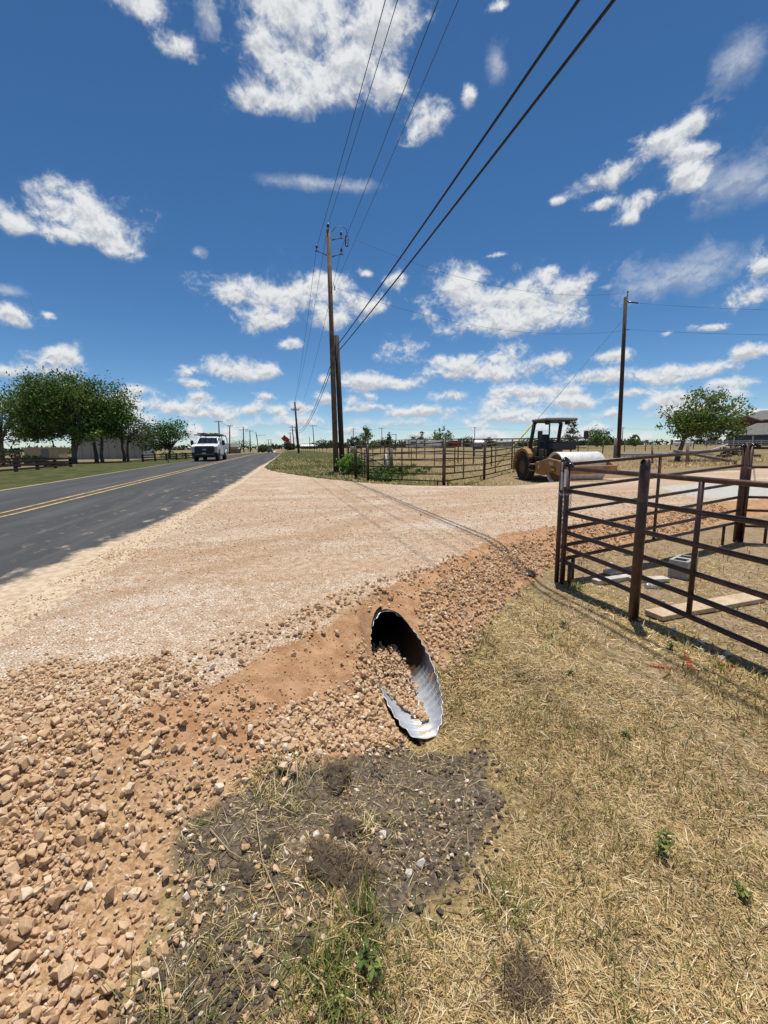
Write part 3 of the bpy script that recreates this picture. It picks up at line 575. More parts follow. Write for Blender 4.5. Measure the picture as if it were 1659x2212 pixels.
# torn up sods: lump of soil with root mat
msod=mat('sod_soil',(.085,.062,.042),.95,var=.5,scale=40,bump=1.,bscale=120)
def sod(x,y,r,h,label,n,seed):
    T=thing('sod_clump',label,'sod',(x,y,gz(x,y)),rng.uniform(0,6),'torn up sods on the dark soil'); rr=np.random.default_rng(seed)
    import bmesh
    bm=bmesh.new(); bmesh.ops.create_icosphere(bm,subdivisions=4,radius=1); h=h*.62; lob=rr.uniform(.5,1.25,5); ph=rr.uniform(0,6.28,5)
    for v in bm.verts:
        c=v.co; a=math.atan2(c.y,c.x); k=1+.28*sum(lob[i]*math.sin((i+1)*a+ph[i]) for i in range(5))/2.2+.7*float(fbm(np.array(c.x*2.3+seed*3+c.z*2.1),np.array(c.y*2.3+c.z*1.3),4)); k2=1+1.1*float(fbm(np.array(c.x*4+seed),np.array(c.y*4+7),4)); v.co=Vector((c.x*r*k,c.y*r*.75*k,max(-.02,c.z*h*k2+h*.2)))
    me=bpy.data.meshes.new('soil_lump'); bm.to_mesh(me); P_=np.array([v.co[:] for v in bm.verts]); bm.free(); me.materials.append(msod); link(bpy.data.objects.new('soil_lump',me),T)
    if n:
        up=P_[P_[:,2]>h*.15]; c=up[rr.integers(0,len(up),n)]; q=c[:,:2]+rr.normal(0,.006,(n,2))
        out=np.arctan2(q[:,1],q[:,0])+rr.normal(0,1.3,n); cc=np.array([(.17,.115,.065),(.26,.18,.095),(.40,.29,.15),(.10,.07,.045)])[rr.choice(4,n,p=(.4,.3,.12,.18))]*rr.uniform(.6,1.3,(n,1))
        v,f,cl=blades(q,rr.uniform(.015,.06,n)*np.where(rr.random(n)<.1,1.8,1),rr.uniform(.001,.0022,n),rr.normal(.15,.5,n),cc,.8,z=c[:,2],az=out); link(bpy.data.objects.new('roots',raw_mesh('roots',v,f,MG,True,cl)),T)
sod(.12,1.97,.085,.06,'dark sod with dry roots beside the outermost stones',500,1); sod(.13,1.66,.07,.04,'flat dark sod halfway down the soil hollow',220,2); sod(.06,1.5,.1,.05,'large brown root mat in the middle of the dug soil',1100,3)
sod(.17,1.42,.07,.045,'brown root clump right of the large root mat',700,8); sod(-.04,1.22,.045,.035,'round wet black clod near the front grass clump',0,4); sod(-.17,1.62,.05,.03,'black clod left of the large root mat',60,5); sod(-.26,1.53,.05,.025,'low black clod closest to the stones on the left',40,6); sod(2.72,4.62,.09,.06,'dark sod at the end of the stone bank near the gate',200,7)
sod(.62,.98,.075,.018,'brown root tuft in the dry grass at bottom right',1100,9)
_k=inzone(DARK,2600,.03); _k=_k[inthe(_k)&(fbm(_k[:,0]*2.6,_k[:,1]*2.6,3)>-.06)]; _s=.006+.034*rng.random(len(_k))**3.2
_o=stuff_mesh('soil_clods',ROCKS,np.column_stack([_k,ingrid(_k[:,0],_k[:,1])+_s*.15]),_s,rotz(len(_k),.6),None,mat('clod_soil',(.125,.092,.064),.97,var=.4,scale=25,bump=1.,bscale=150),np.zeros((len(_k),3))); tag(_o,'small crumbled clods of dark soil in the dug hollow','soil')
# ------------------------------------------------------------------ sky: cumulus on a far dome, puffs as (azimuth, elevation, half width, half height, strength) in degrees
PUFFS=[(4.9,39.7,6.1,3.0,1.0),(0.8,40.5,5.1,1.8,1.0),(8.0,37.6,4.7,2.4,1.0),(3.7,35.9,4.5,1.6,1.0),(-1.1,34.4,3.2,1.2,1.0),(-3.7,34.4,1.5,1.0,1.0),(11.8,39.8,4.1,2.2,1.0),(11.8,35.7,1.8,1.7,1.0),(15.9,33.3,2.2,1.2,1.0),(17.8,33.5,1.4,1.4,1.0),(14.5,32.1,1.1,0.5,1.0),(-2.4,38.3,2.4,1.4,1.0),(-14.3,38.5,2.5,0.8,1.0),(-10.9,36.8,1.5,0.9,1.0),(-7.6,38.9,0.8,1.1,0.6),(-20.7,22.9,4.2,2.1,1.0),(-23.4,22.7,2.1,1.6,1.0),(-17.9,20.4,1.7,1.0,1.0),(-26.8,20.8,1.8,1.2,1.0),(-20.3,21.4,3.3,1.3,1.0),(-22.5,20.7,2.3,1.0,1.0),(-27.8,12.6,1.7,1.0,1.0),(-25.0,13.4,0.6,0.5,1.0),(-28.0,15.0,1.0,0.4,0.5),(-25.7,8.3,2.9,1.2,1.0),(-24.1,9.3,1.3,1.1,1.0),(-28.6,7.8,1.4,0.8,1.0),(-11.9,9.2,1.3,0.9,1.0),(-7.5,9.3,3.1,1.4,1.0),(-3.1,9.5,1.6,1.2,1.0),(-11.7,7.6,1.9,0.6,1.0),(-11.6,5.9,1.7,0.9,1.0),(-3.5,6.3,1.3,0.6,1.0),(-17.8,6.4,1.5,1.0,1.0),(-18.1,5.2,2.3,0.8,1.0),(-10.4,4.4,3.0,1.1,1.0),(-2.4,17.7,6.0,1.8,1.0),(-5.9,17.7,2.9,1.5,1.0),(3.5,17.5,4.8,2.7,1.0),(-3.9,15.0,3.1,1.5,1.0),(6.9,17.1,2.2,1.8,1.0),(3.5,19.4,2.9,1.2,1.0),(6.3,15.6,2.7,1.3,1.0),(-0.7,12.7,1.4,0.7,1.0),(13.0,19.8,1.3,1.0,1.0),(10.4,17.1,1.8,1.0,1.0),(9.3,20.4,1.0,0.5,1.0),(26.3,16.7,7.8,2.7,1.0),(20.7,18.0,3.3,2.2,1.0),(23.1,14.4,4.2,1.7,1.0),(32.5,17.0,2.5,1.9,1.0),(29.6,14.7,4.5,1.7,1.0),(31.4,19.3,0.9,0.6,1.0),(36.7,26.5,2.8,1.0,1.0),(38.2,27.1,1.4,0.8,1.0),(41.7,28.2,2.1,1.0,1.0),(44.3,28.7,1.5,0.8,1.0),(44.5,26.7,2.0,0.7,1.0),(43.9,24.9,1.6,1.2,1.0),(40.4,23.9,1.5,0.9,1.0),(39.2,22.9,1.2,0.7,1.0),(36.4,24.6,1.2,0.5,1.0),(31.8,25.7,0.8,0.4,1.0),(44.6,17.1,4.5,1.6,0.42),(41.4,16.4,2.5,1.1,0.4),(48.5,23.3,2.4,1.8,0.4),(47.4,31.6,1.5,1.3,0.25),(3.9,28.6,4.3,0.5,0.35),(21.5,34.9,0.6,0.8,1.0),(24.5,36.8,0.6,1.1,0.6),(24.6,40.3,0.9,0.4,1.0),(50.9,16.1,1.3,1.5,1.0),(50.1,13.9,2.0,1.3,1.0),(50.8,8.8,1.7,0.8,1.0),(14.0,12.3,2.5,1.5,1.0),(13.8,11.0,2.5,0.9,1.0),(18.5,10.8,1.0,0.7,1.0),(8.5,8.0,3.2,1.2,1.0),(12.6,8.0,3.4,0.8,1.0),(23.2,9.4,6.1,1.7,1.0),(25.9,10.7,2.6,1.2,1.0),(31.6,10.0,2.4,0.7,1.0),(38.7,9.9,2.0,0.7,1.0),(45.4,7.7,3.6,0.8,1.0),(43.8,6.9,2.5,0.6,1.0),(29.9,6.3,6.8,0.9,1.0),(20.3,6.4,2.5,0.8,1.0),(27.2,5.3,4.9,0.7,1.0),(34.7,5.0,2.4,0.7,1.0),(16.8,4.5,4.6,0.7,1.0),(9.6,5.1,3.5,0.7,1.0),(3.7,8.6,0.8,0.6,1.0),(-2.2,4.8,3.3,1.0,1.0),(-13.9,4.9,3.3,1.0,1.0),(37.0,7.7,3.8,0.9,1.0),(40.8,5.7,3.2,0.6,1.0),(47.6,5.0,2.3,0.6,0.6),(47.0,11.6,1.3,0.4,1.0),(43.5,11.6,0.6,0.3,1.0),(45.5,11.9,0.6,0.3,1.0),(25.3,21.6,0.9,0.3,1.0),(37.4,17.0,0.9,0.3,0.6),(35.3,15.2,0.5,0.6,1.0),(31.1,16.2,1.4,0.5,1.0),(-10.4,21.3,0.6,0.4,0.4),(0.1,3.7,3.5,0.6,0.7),(23.9,3.5,5.2,0.6,0.7),(32.7,3.2,4.2,0.5,0.6),(-6.7,3.1,3.3,0.5,0.6),(-20.5,3.7,2.6,0.6,0.7),(13.2,3.1,4.2,0.5,0.6)]
def sky():
    r=np.random.default_rng(11); P=[p+(0,) for p in PUFFS]
    for i in range(360): P.append((r.uniform(-180,180),r.uniform(.5,6.5),r.uniform(.8,2.4),r.uniform(.5,.95),r.uniform(.7,1.),0))
    for i in range(75):                      # the same kind of fair-weather cumulus all the way round
        az=r.uniform(55,305); el=r.choice([r.uniform(3,16),r.uniform(12,60)]); s=r.uniform(2,7)*(.5+el/50)
        for k in range(r.integers(3,7)): P.append((az+r.normal(0,s*.7),el+abs(r.normal(0,s*.18)),s*r.uniform(.4,.9),s*r.uniform(.2,.4),1.,0))
    az=np.arange(-180,180.01,.5); el=np.concatenate([np.arange(-3,30,.3),np.arange(30,88,.6)]); A,E=np.meshgrid(az,el); A0=A.ravel();E0=E.ravel()
    a=np.radians(A0);e=np.radians(E0); D=np.stack([np.sin(a)*np.cos(e),np.cos(a)*np.cos(e),np.sin(e)],1)
    f=np.full(len(A0),-1.5); sn=np.zeros(len(A0)); sw=np.zeros(len(A0)); wt=np.ones(len(A0))
    for az_,el_,ra,re,w,_ in P:
        dx=(A0-az_+180)%360-180; m=(np.abs(dx)*np.cos(np.radians(el_))<ra*2.6)&(np.abs(E0-el_)<re*2.6)
        x=dx[m]*np.cos(np.radians(E0[m]))/ra; y=(E0[m]-el_)/re; y2=np.where(y<0,y*1.25,y); v=1-np.sqrt(x*x+y2*y2)
        old=f[m]; nf=np.maximum(old,v)+.14*np.clip(1-np.abs(old-v)*2.5,0,1)*(v>-.5)*(old>-.5); t=v>old
        ew=np.exp(5*np.clip(v,-1.5,1)); sn[m]+=ew*y; sw[m]+=ew; q=wt[m]; q[t]=w; wt[m]=q; f[m]=nf
    sh=sn/np.maximum(sw,1e-9)
    G=f.reshape(A.shape)
    R_=9000.; V=D*R_; nxa=len(az); ii,jj=np.meshgrid(np.arange(len(el)-1),np.arange(nxa-1),indexing='ij'); b=(ii*nxa+jj).ravel()
    Fq=np.stack([b,b+1,b+nxa+1,b+nxa],1)
    m,t,bs=newmat('sky_clouds'); t.nodes.remove(bs)
    At=nn(t,'ShaderNodeAttribute'); At.attribute_name='col'; sc=nn(t,'ShaderNodeSeparateColor'); t.links.new(At.outputs['Color'],sc.inputs[0])
    g=nn(t,'ShaderNodeTexCoord').outputs['Object']; nv=nn(t,'ShaderNodeVectorMath',operation='NORMALIZE'); t.links.new(g,nv.inputs[0]); nv=nv.outputs[0]
    sz_=nn(t,'ShaderNodeSeparateXYZ'); t.links.new(nv,sz_.inputs[0]); kz=ramp(t,sz_.outputs[2],-.2,1.1,1.75,1.35); vs=nn(t,'ShaderNodeVectorMath',operation='SCALE'); t.links.new(nv,vs.inputs[0]); t.links.new(kz,vs.inputs['Scale']); nv=vs.outputs[0]
    mpp=nn(t,'ShaderNodeMapping'); mpp.inputs['Scale'].default_value=(1,1,1.2); t.links.new(nv,mpp.inputs[0]); nv=mpp.outputs[0]
    wv=nn(t,'ShaderNodeVectorMath',operation='MULTIPLY_ADD'); t.links.new(noise(t,nv,9,4,.55,out=1),wv.inputs[0]); wv.inputs[1].default_value=(.06,.06,.06); t.links.new(nv,wv.inputs[2]); wv=wv.outputs[0]
    n1=noise(t,wv,11,10,.6,dist=.15); n2=noise(t,wv,60,6,.62,dist=.6)
    up=nn(t,'ShaderNodeVectorMath',operation='ADD'); t.links.new(wv,up.inputs[0]); up.inputs[1].default_value=(0,0,.016); n1u=noise(t,up.outputs[0],11,6,.6,dist=.15)
    fld=mth(t,'ADD',mth(t,'SUBTRACT',mth(t,'MULTIPLY',sc.outputs[0],2.25),.86),mth(t,'ADD',mth(t,'MULTIPLY',mth(t,'SUBTRACT',n1,.5),2.7),mth(t,'MULTIPLY',mth(t,'SUBTRACT',n2,.5),.5)))
    wisp=mth(t,'SUBTRACT',1.,sc.outputs[2])
    core=ramp(t,fld,-.02,.8); soft=ramp(t,fld,-.4,.75); alpha=mth(t,'ADD',mth(t,'MULTIPLY',mth(t,'MULTIPLY',core,.93),mth(t,'POWER',soft,.5)),mth(t,'MULTIPLY',mth(t,'MULTIPLY',soft,soft),.09))
    alw=mth(t,'MULTIPLY',ramp(t,fld,-.5,1.2),.55); mx_=nn(t,'ShaderNodeMix'); t.links.new(ramp(t,wisp,.15,.45),mx_.inputs[0]); t.links.new(alpha,mx_.inputs[2]); t.links.new(alw,mx_.inputs[3])
    lit=mth(t,'MULTIPLY',mth(t,'SUBTRACT',n1,n1u),3.4)
    shade=mth(t,'ADD',mth(t,'ADD',mth(t,'MULTIPLY',mth(t,'SUBTRACT',sc.outputs[1],.5),1.0),.5),lit); shade=mth(t,'SUBTRACT',shade,mth(t,'MULTIPLY',ramp(t,fld,.5,1.6),.22))
    c=mixc(t,ramp(t,shade,.08,.72),(.56,.595,.66),(.90,.92,.93))
    em=nn(t,'ShaderNodeEmission',Strength=.74); t.links.new(c,em.inputs[0]); tr=nn(t,'ShaderNodeBsdfTransparent'); mx=nn(t,'ShaderNodeMixShader'); t.links.new(mx_.outputs[0],mx.inputs[0]); t.links.new(tr.outputs[0],mx.inputs[1]); t.links.new(em.outputs[0],mx.inputs[2]); t.links.new(mx.outputs[0],t.nodes['Material Output'].inputs[0])
    try: m.cycles.emission_sampling='NONE'
    except Exception: pass
    cols=np.stack([np.clip((f+1.5)/3,0,1),np.clip(sh*.5+.5,0,1),wt],1)
    tag(link(bpy.data.objects.new('sky',raw_mesh('sky',V,Fq,m,True,cols))),kind='structure')
sky()
# ------------------------------------------------------------------ far country
mtl=mat('far_trees',(.045,.065,.03),.95,var=.5,scale=.08)
def treeline(x0,y0,x1,y1,h,n,seed,label):
    r=np.random.default_rng(seed); t=r.random(n); c=np.column_stack([x0+(x1-x0)*t+r.normal(0,6,n),y0+(y1-y0)*t+r.normal(0,6,n)]); hh=h*(.35+.65*vnoise(t*23+seed,t*0+.5)); z=ingrid(c[:,0],c[:,1])+hh*r.random(n)
    s=r.uniform(.5,1.6,n)*h*.16; v=[];a=r.normal(size=(n,4,3)); V=(np.column_stack([c,z])[:,None,:]+a*s[:,None,None]).reshape(-1,3); b=np.arange(n)*4; F=np.stack([b,b+1,b+2,b+3],1)
    return tag(link(bpy.data.objects.new('tree_line',raw_mesh('tree_line',V,F,mtl))),label,'tree line',kind='stuff')
treeline(-470,480,-130,620,7,2600,1,'thin dark line of trees on the horizon at the far left')
treeline(40,640,420,480,9,3600,2,'low dark belt of trees on the horizon behind the trailers')
treeline(330,420,560,220,6,1600,3,'dark line of bushes on the horizon left of the house')
treeline(-60,700,60,720,8,900,4,'distant trees where the road meets the horizon')
# ------------------------------------------------------------------ utility poles and lines
mw=mat('pole_wood',(.115,.082,.055),.9,var=.3,scale=5,bump=.6,bscale=30,col2=(.17,.13,.085)); mwd=mat('dark_pole_wood',(.055,.042,.035),.9,var=.3,scale=5,bump=.5,bscale=30)
mgl=mat('brown_porcelain',(.05,.03,.035),.25,spec=.6); mst=mat('dark_steel',(.07,.07,.075),.5,.6); mcab=mat('cable_black',(.012,.012,.014),.6); mal=mat('wire_grey',(.06,.065,.075),.5,.3); mwht=mat('white_ceramic',(.75,.75,.73),.3)
mbrk=mat('bracket_grey',(.09,.085,.08),.7)
def pole_shaft(h,r0,r1,lean=(0,0)): return MB().tube([(0,0,-.3),(lean[0]*.5,lean[1]*.5,h*.5),(lean[0],lean[1],h)],[r0,(r0+r1)/2,r1],14)
def insulator(T,p,s=1.,name='insulator'):
    m=Matrix.Translation(p); o=MB().lathe([(.02*s,-.16*s),(.02*s,-.02*s),(.085*s,0),(.09*s,.04*s),(.05*s,.06*s),(.06*s,.09*s),(.045*s,.13*s),(.03*s,.17*s)],12,m).build(name,mgl,T,True)
    MB().lathe([(.047*s,.062*s),(.052*s,.085*s),(.044*s,.12*s),(.01*s,.135*s)],12,m@Matrix.Translation((0,0,.0))).build('cap',mwht,o,True); return o
def wire(name,label,pts,r,material,group=None,n=5):
    o=MB().tube(pts,r,n).build(name,material,None,True,off=pts[0]); o.location=pts[0]; return tag(o,label,'power line',group)
def sagline(a,b,sag,n=26):
    a=Vector(a);b=Vector(b); return [tuple(a.lerp(b,i/n)-Vector((0,0,4*sag*(i/n)*(1-i/n)))) for i in range(n+1)]
px_,py_=2.05,23.55; pz_=gz(px_,py_)
T=thing('utility_pole','tall brown wooden utility pole with pin insulators beside the bush','utility pole',(px_,py_,pz_))
L=.09
H_=12.08
pole_shaft(H_,.155,.105,(-.08,0)).build('pole',mw,T,True)
insulator(T,(-.08,0,H_+.18)); 
def bracket(z,x,rise):
    o=MB().tube([(math.copysign(.09,x),0,z),(x*.55,0,z+rise*.6),(x,0,z+rise)],[.034,.022,.02],8).tube([(x-.1,0,z+rise),(x+.1,0,z+rise)],.022,8); o.build('bracket',mbrk,T,True); insulator(T,(x,0,z+rise+.16),.85)
bracket(H_-.42,.56,.12); bracket(H_-1.2,.56,.14); bracket(H_-1.2,-.68,.2)
for z in (H_-.25,H_-.5,H_-1.05,H_-1.35,H_-2.65): MB().tube([(-.19,0,z),(.0,0,z)],.018,6).build('bolt',mst,T)
MB().tube([(.17,0,H_-2.8),(.17,0,H_-2.5)],.04,8).tube([(.08,0,H_-2.53),(.2,0,H_-2.53)],.015,6).tube([(.08,0,H_-2.77),(.2,0,H_-2.77)],.015,6).build('spool',mwht,T,True)
# cut-out fuse hung under the jumper
MB().tube([(.80,0,H_-.15),(.78,0,H_-.62)],.035,8).tube([(.93,0,H_-.2),(.90,0,H_-.6)],.02,8).tube([(.78,0,H_-.62),(.9,0,H_-.66)],.045,8).tube([(.80,0,H_-.15),(.93,0,H_-.2)],.025,8).build('fuse_cutout',mgl,T,True)
MB().tube([(.09,0,H_-.05),(.3,0,H_+.22),(.6,0,H_+.25),(.83,0,H_+.15),(.86,0,H_-.12)],.014,6).build('jumper_wire',mal,T,True)
sx,sy=2.42,23.75; sz=gz(sx,sy)
T=thing('utility_pole','short dark wooden pole stub standing against the tall pole','utility pole',(sx,sy,sz)); pole_shaft(7.1,.15,.13,(-.15,0)).build('pole',mwd,T,True)
MB().tube([(-.1,-.18,6.6),(-.1,.1,6.6)],.03,6).tube([(-.1,-.18,6.25),(-.1,.1,6.25)],.03,6).build('cable_clamp',mst,T)
rx_,ry_=23.0,27.7; rz_=gz(rx_,ry_)
T=thing('utility_pole','lone dark wooden pole in the dry field right of the roller','utility pole',(rx_,ry_,rz_)); pole_shaft(11.1,.15,.12,(-.3,0)).build('pole',mwd,T,True)
MB().tube([(-.18,0,10.9),(-.16,0,11.3)],.03,6).build('bracket',mst,T); insulator(T,(-.16,0,11.4),.8)
MB().tube([(-.18,0,10.8),(.5,-.28,10.66)],[.05,.05],8).build('strain_insulator',mgl,T,True); MB().tube([(-.15,0,8.95),(.1,-.1,8.95)],.03,6).build('clamp',mst,T)
NX,NY=.25,66.0; nzp=gz(NX,NY)
def far_pole(x,y,h,r,label,arms=(),lean=(0,0),wd=mwd):
    T=thing('utility_pole',label,'utility pole',(x,y,gz(x,y)),0,'distant utility poles'); pole_shaft(h,r*1.15,r*.8,lean).build('pole',wd,T,True)
    for z,w,az in arms:
        MB().box((lean[0]*z/h,lean[1]*z/h,z),(w,.12,.12),rz=az).build('crossarm',wd,T)
        for k in (-.46,-.2,.2,.46): MB().tube([(lean[0]*z/h+k*w*math.cos(az),k*w*math.sin(az),z+.05),(lean[0]*z/h+k*w*math.cos(az),k*w*math.sin(az),z+.3)],[.04,.06],6).build('insulator',mgl,T)
    return T
far_pole(NX,NY,7.45,.15,'tall pole on the right verge, next along the road from the pair',((6.3,1.1,0),),(-.3,0))
# four conductors overhead, two thick cables, then on to the next pole
top=(px_-.08,py_,pz_+H_+.3)
for lb,a,b,c in (('power line on the left bracket of the tall pole, leftmost wire overhead',(px_-.7,py_,pz_+H_-.87),(4.83,-34,11.0),(NX-.62,NY,nzp+6.45)),('power line over the very top of the tall pole, second wire from the left',top,(5.6,-34,12.2),(NX-.3,NY,nzp+7.55)),('power line on the right brackets of the tall pole, third wire from the left',(px_+.55,py_,pz_+H_-.8),(5.65,-34,11.6),(NX+.42,NY,nzp+6.45))):
    s1=sagline(c,a,.9,20); wire('power_line',lb,s1+sagline(a,b,1.0,30)[1:],.010,mal,'wires along the road')
wire('power_line','thin neutral wire tied to the spool below the brackets of the tall pole',sagline((px_+.15,py_,pz_+H_-2.63),(5.08,-34,9.5),.9,30),.0065,mal,'wires along the road')
for lb,z,x2,zf,zb in (('upper left one of the two thick black cables overhead',6.6,5.13,3.84,6.75),('lower right one of the two thick black cables overhead',6.25,5.42,3.55,6.4)):
    wire('cable',lb,sagline((NX+.15,NY,nzp+zf-.55),(sx-.12,sy-.16,sz+z),.95,24)+sagline((sx-.12,sy-.16,sz+z),(x2,-34,zb),.62,34)[1:],.021,mcab,'thick black cables')
wire('service_wire','upper thin wire from the tall pole across to the lone field pole',sagline((px_+.8,py_,pz_+H_-.15),(rx_-.27,ry_,rz_+11.38),1.1,24),.007,mal,'thin wires to the field pole')
wire('service_wire','lower thin wire from the tall pole across to the lone field pole',sagline((px_+.15,py_,pz_+H_-2.65),(rx_-.3,ry_,rz_+8.9),1.0,24),.007,mal,'thin wires to the field pole')
wire('service_wire','upper thin wire leaving the lone field pole to the right',sagline((rx_+.55,ry_-.3,rz_+10.65),(52,15,9.6),.9,14),.009,mal,'thin wires to the field pole')
wire('service_wire','lower thin wire leaving the lone field pole to the right',sagline((rx_+.05,ry_-.1,rz_+8.95),(52,15,8.0),.7,14),.009,mal,'thin wires to the field pole')
gw=thing('guy_wire','slanting guy wire with yellow plastic guard near the far corral','guy wire',(11.62,24.06,gz(11.62,24.06))); e=Vector((rx_-.25-11.62,ry_-24.06,rz_+9.75-gz(11.62,24.06)))
MB().tube([(0,0,-.1),tuple(e)],.012,6).build('strand',mal,gw,True); MB().tube([tuple(e*.005),tuple(e*.27)],.035,8).build('guard',mat('yellow_guard',(.62,.47,.08),.5),gw,True)
A_=0
for x,y,h,r,lb,arms,ln in (
 (-.9,160,8.6,.2,'dark pole with two crossarms behind the next roadside pole',((7.9,2.6,0),(6.9,2.4,0)),(-.5,0)),(.3,150,7.6,.16,'dark bare pole right of the pole with two crossarms',(),(-.6,0)),(-2.6,210,8.,.2,'far roadside pole with a single crossarm by the orange signs',((7.6,2.4,0),),(-.3,0)),
 (7.2,185,10.,.16,'distant pole with a crossarm right of the white roofed barn',((9.7,3.4,0),),(-.4,0)),(5.6,185,5.2,.14,'short bare stub beside the distant barn pole',(),(-.4,0)),
 (27.6,215,10.2,.18,'distant double arm pole just right of the pole pair',((9.5,3.,0),(8.6,2.4,0)),(0,0)),(42.,215,10.2,.18,'distant crossarm pole behind the metal frame',((9.9,3.,0),),(0,0)),(89,209,10.2,.18,'distant pole right of the trailers and the big bush',((9.9,2.,0),),(0,0)),
 (171,204,9.6,.2,'distant slim pole right of the lone field pole',((9.4,2.4,0),),(0,0)),
 (-20.5,124,8.8,.17,'crossarm pole behind the white utility truck',((8.6,2.2,0),),(.2,0)),(-18.6,128,7.9,.17,'pole with a short crossarm right of the truck',((7.7,1.6,0),),(.5,0)),
 (-19.8,172,9.6,.2,'wide crossarm pole on the left roadside, nearest of three',((8.4,3.4,0),),(.3,0)),(-19.2,190,9.0,.2,'wide crossarm pole on the left roadside, middle of three',((8.7,3.6,0),),(.2,0)),(-16.5,200,9.2,.18,'leaning bare pole on the left roadside',(),(-1.0,0)),
 (-18.5,300,9,.2,'far pole above the tree on the left roadside',((8.6,3,0),),(0,0)),(-16.8,300,9.2,.2,'far bare pole beside the roadside tree',(),(0,0)),
 (-60.5,104.8,6.3,.15,'thin pole at the far left edge',((6,1.2,0),),(.6,0)),(-52,108,5.9,.15,'thin pole under the big left tree',(),(-.9,0))): far_pole(x,y,h,r,lb,arms,ln)
T=thing('street_lamp','grey street lamp with a long arm over the far road','street lamp',(-16.4,196,gz(-16.4,196))); MB().tube([(0,0,0),(-.4,0,7.6)],[.14,.1],8).build('pole',mst,T,True); MB().tube([(-.4,0,7.2),(1.2,0,7.6),(2.6,0,7.6)],.07,6).build('arm',mst,T,True); MB().bbox((2.9,0,7.58),(.8,.3,.15),.05).build('lamp_head',mst,T)
wire('far_wire','faint wires strung across the horizon between distant poles',sagline((7.0,185,9.9+gz(7,185)),(27.6,215,10.3),1.3,10)+sagline((27.6,215,10.3),(42,215,10.9),.8,8)[1:]+sagline((42,215,10.9),(89,209,10.9),1.2,14)[1:]+sagline((89,209,10.9),(171,204,10.2),1.6,18)[1:]+sagline((171,204,10.2),(260,200,10.4),1.5,10)[1:],.028,mal)
wire('far_wire','faint wires strung along the left roadside poles',sagline((-20.5,124,8.9),(-19.8,172,9.4),.8,10)+sagline((-19.8,172,9.4),(-19.2,190,9.3),.3,6)[1:]+sagline((-19.2,190,9.3),(-18.5,300,8.6),1.2,10)[1:],.025,mal)
# ------------------------------------------------------------------ corral panels and fences
mr=mat('brown_pipe_paint',(.05,.021,.014),.42,var=.3,scale=9,bump=.15,bscale=90,col2=(.10,.045,.022),c2scale=7,spec=.5)
mgv=mat('galvanised',(.55,.56,.57),.35,.8); mblk=mat('black_gloss',(.012,.012,.013),.15); mlab=mat('white_label',(.72,.71,.68),.6)
def panel(label,a,b,zs,zb=None,stays=(),r=.024,ends=(True,True),legs=(),group=None,top=None,cat='fence panel',hz=.12,name='corral_panel',brackets=(),rails_over=(0,0)):
    """pipe panel from a to b; zs absolute rail heights at a, zb at b"""
    zb=zb or zs; T=thing(name,label,cat,(a[0],a[1],gz(*a)),math.atan2(b[1]-a[1],b[0]-a[0]),group); L=math.hypot(b[0]-a[0],b[1]-a[1]); g0=gz(*a); g1=gz(*b)
    za=[z-g0 for z in zs]; zz=[z-g0 for z in zb]
    for u,v in zip(za,zz): MB().tube([(-rails_over[0],0,u),(L*.5,0,(u+v)/2-.004),(L+rails_over[1],0,v)],r,10).build('rail',mr,T,True)
    hi=max(za)+.03; hb=max(zz)+.03
    if ends[0]: MB().tube([(0,0,.0),(0,0,hi)],r*1.2,10).build('upright',mr,T,True)
    if ends[1]: MB().tube([(L,0,g1-g0),(L,0,hb)],r*1.2,10).build('upright',mr,T,True)
    for s in stays:
        f=s if s<1 else 1; MB().tube([(L*f,0,min(za)*(1-f)+min(zz)*f),(L*f,0,max(za)*(1-f)+max(zz)*f)],r*.9,8).build('stay',mr,T,True)
    for f in legs:
        gq=g0*(1-f)+g1*f-g0; MB().tube([(L*f,0,gq-.01),(L*f,0,min(za)*(1-f)+min(zz)*f)],r*1.0,8).build('leg',mr,T,True)
    for f in brackets:
        h=hi*(1-f)+hb*f; MB().tube([(L*f-.06,0,h-.06),(L*f-.045,0,h+.0),(L*f,0,h+.03),(L*f+.05,0,h+.005),(L*f+.11,0,h-.05)],[.016,.024,.028,.022,.01],8).build('bracket',mblk,T,True)
    return T,L
C1=(2.97,4.45)
T,L=panel('near brown pipe gate panel running from the chained corner past the thick front post',(2.985,4.36),(3.50,.80),[1.045,.794,.541,.318,.134,-.028],[.985,.69,.40,.13,-.09,-.29],(.41,),.0235,legs=(.03,),group='brown pipe panels of the near pen',brackets=(.0,),rails_over=(.03,0))
MB().bbox((-.005,-.028,1.24),(.036,.008,.2),.003).build('label_plate',mlab,T)
T2=thing('fence_post','thick brown pipe post with saddle cut top standing in front of the near gate panel','fence post',(2.985,3.262,gz(2.985,3.262)))
pr=MB(); n=20; hh=1.455; pr.lathe([(.043,-.2),(.043,hh-.035)],n); b=len(pr.v)
for j in range(n):
    t=2*math.pi*j/n; pr.v.append((.043*math.cos(t),.043*math.sin(t),hh-.028*math.cos(t*2+.6)))
for j in range(n):
    t=2*math.pi*j/n; pr.v.append((.036*math.cos(t),.036*math.sin(t),hh-.028*math.cos(t*2+.6)))
for j in range(n): pr.f.append((n+j,n+(j+1)%n,b+(j+1)%n,b+j)); pr.f.append((b+j,b+(j+1)%n,b+n+(j+1)%n,b+n+j))
pr.build('post',mr,T2,True)
T,L=panel('brown pipe panel at the back of the near pen with a leg near each end',C1,(6.98,5.64),[1.085,.808,.545,.328,.125,-.038],[1.232,.96,.68,.45,.235,.03],(.455,),.022,legs=(.065,.905),group='brown pipe panels of the near pen',brackets=(.012,.985))
MB().bbox((-.03,-.03,1.2),(.034,.008,.2),.003).build('label_plate',mlab,T)
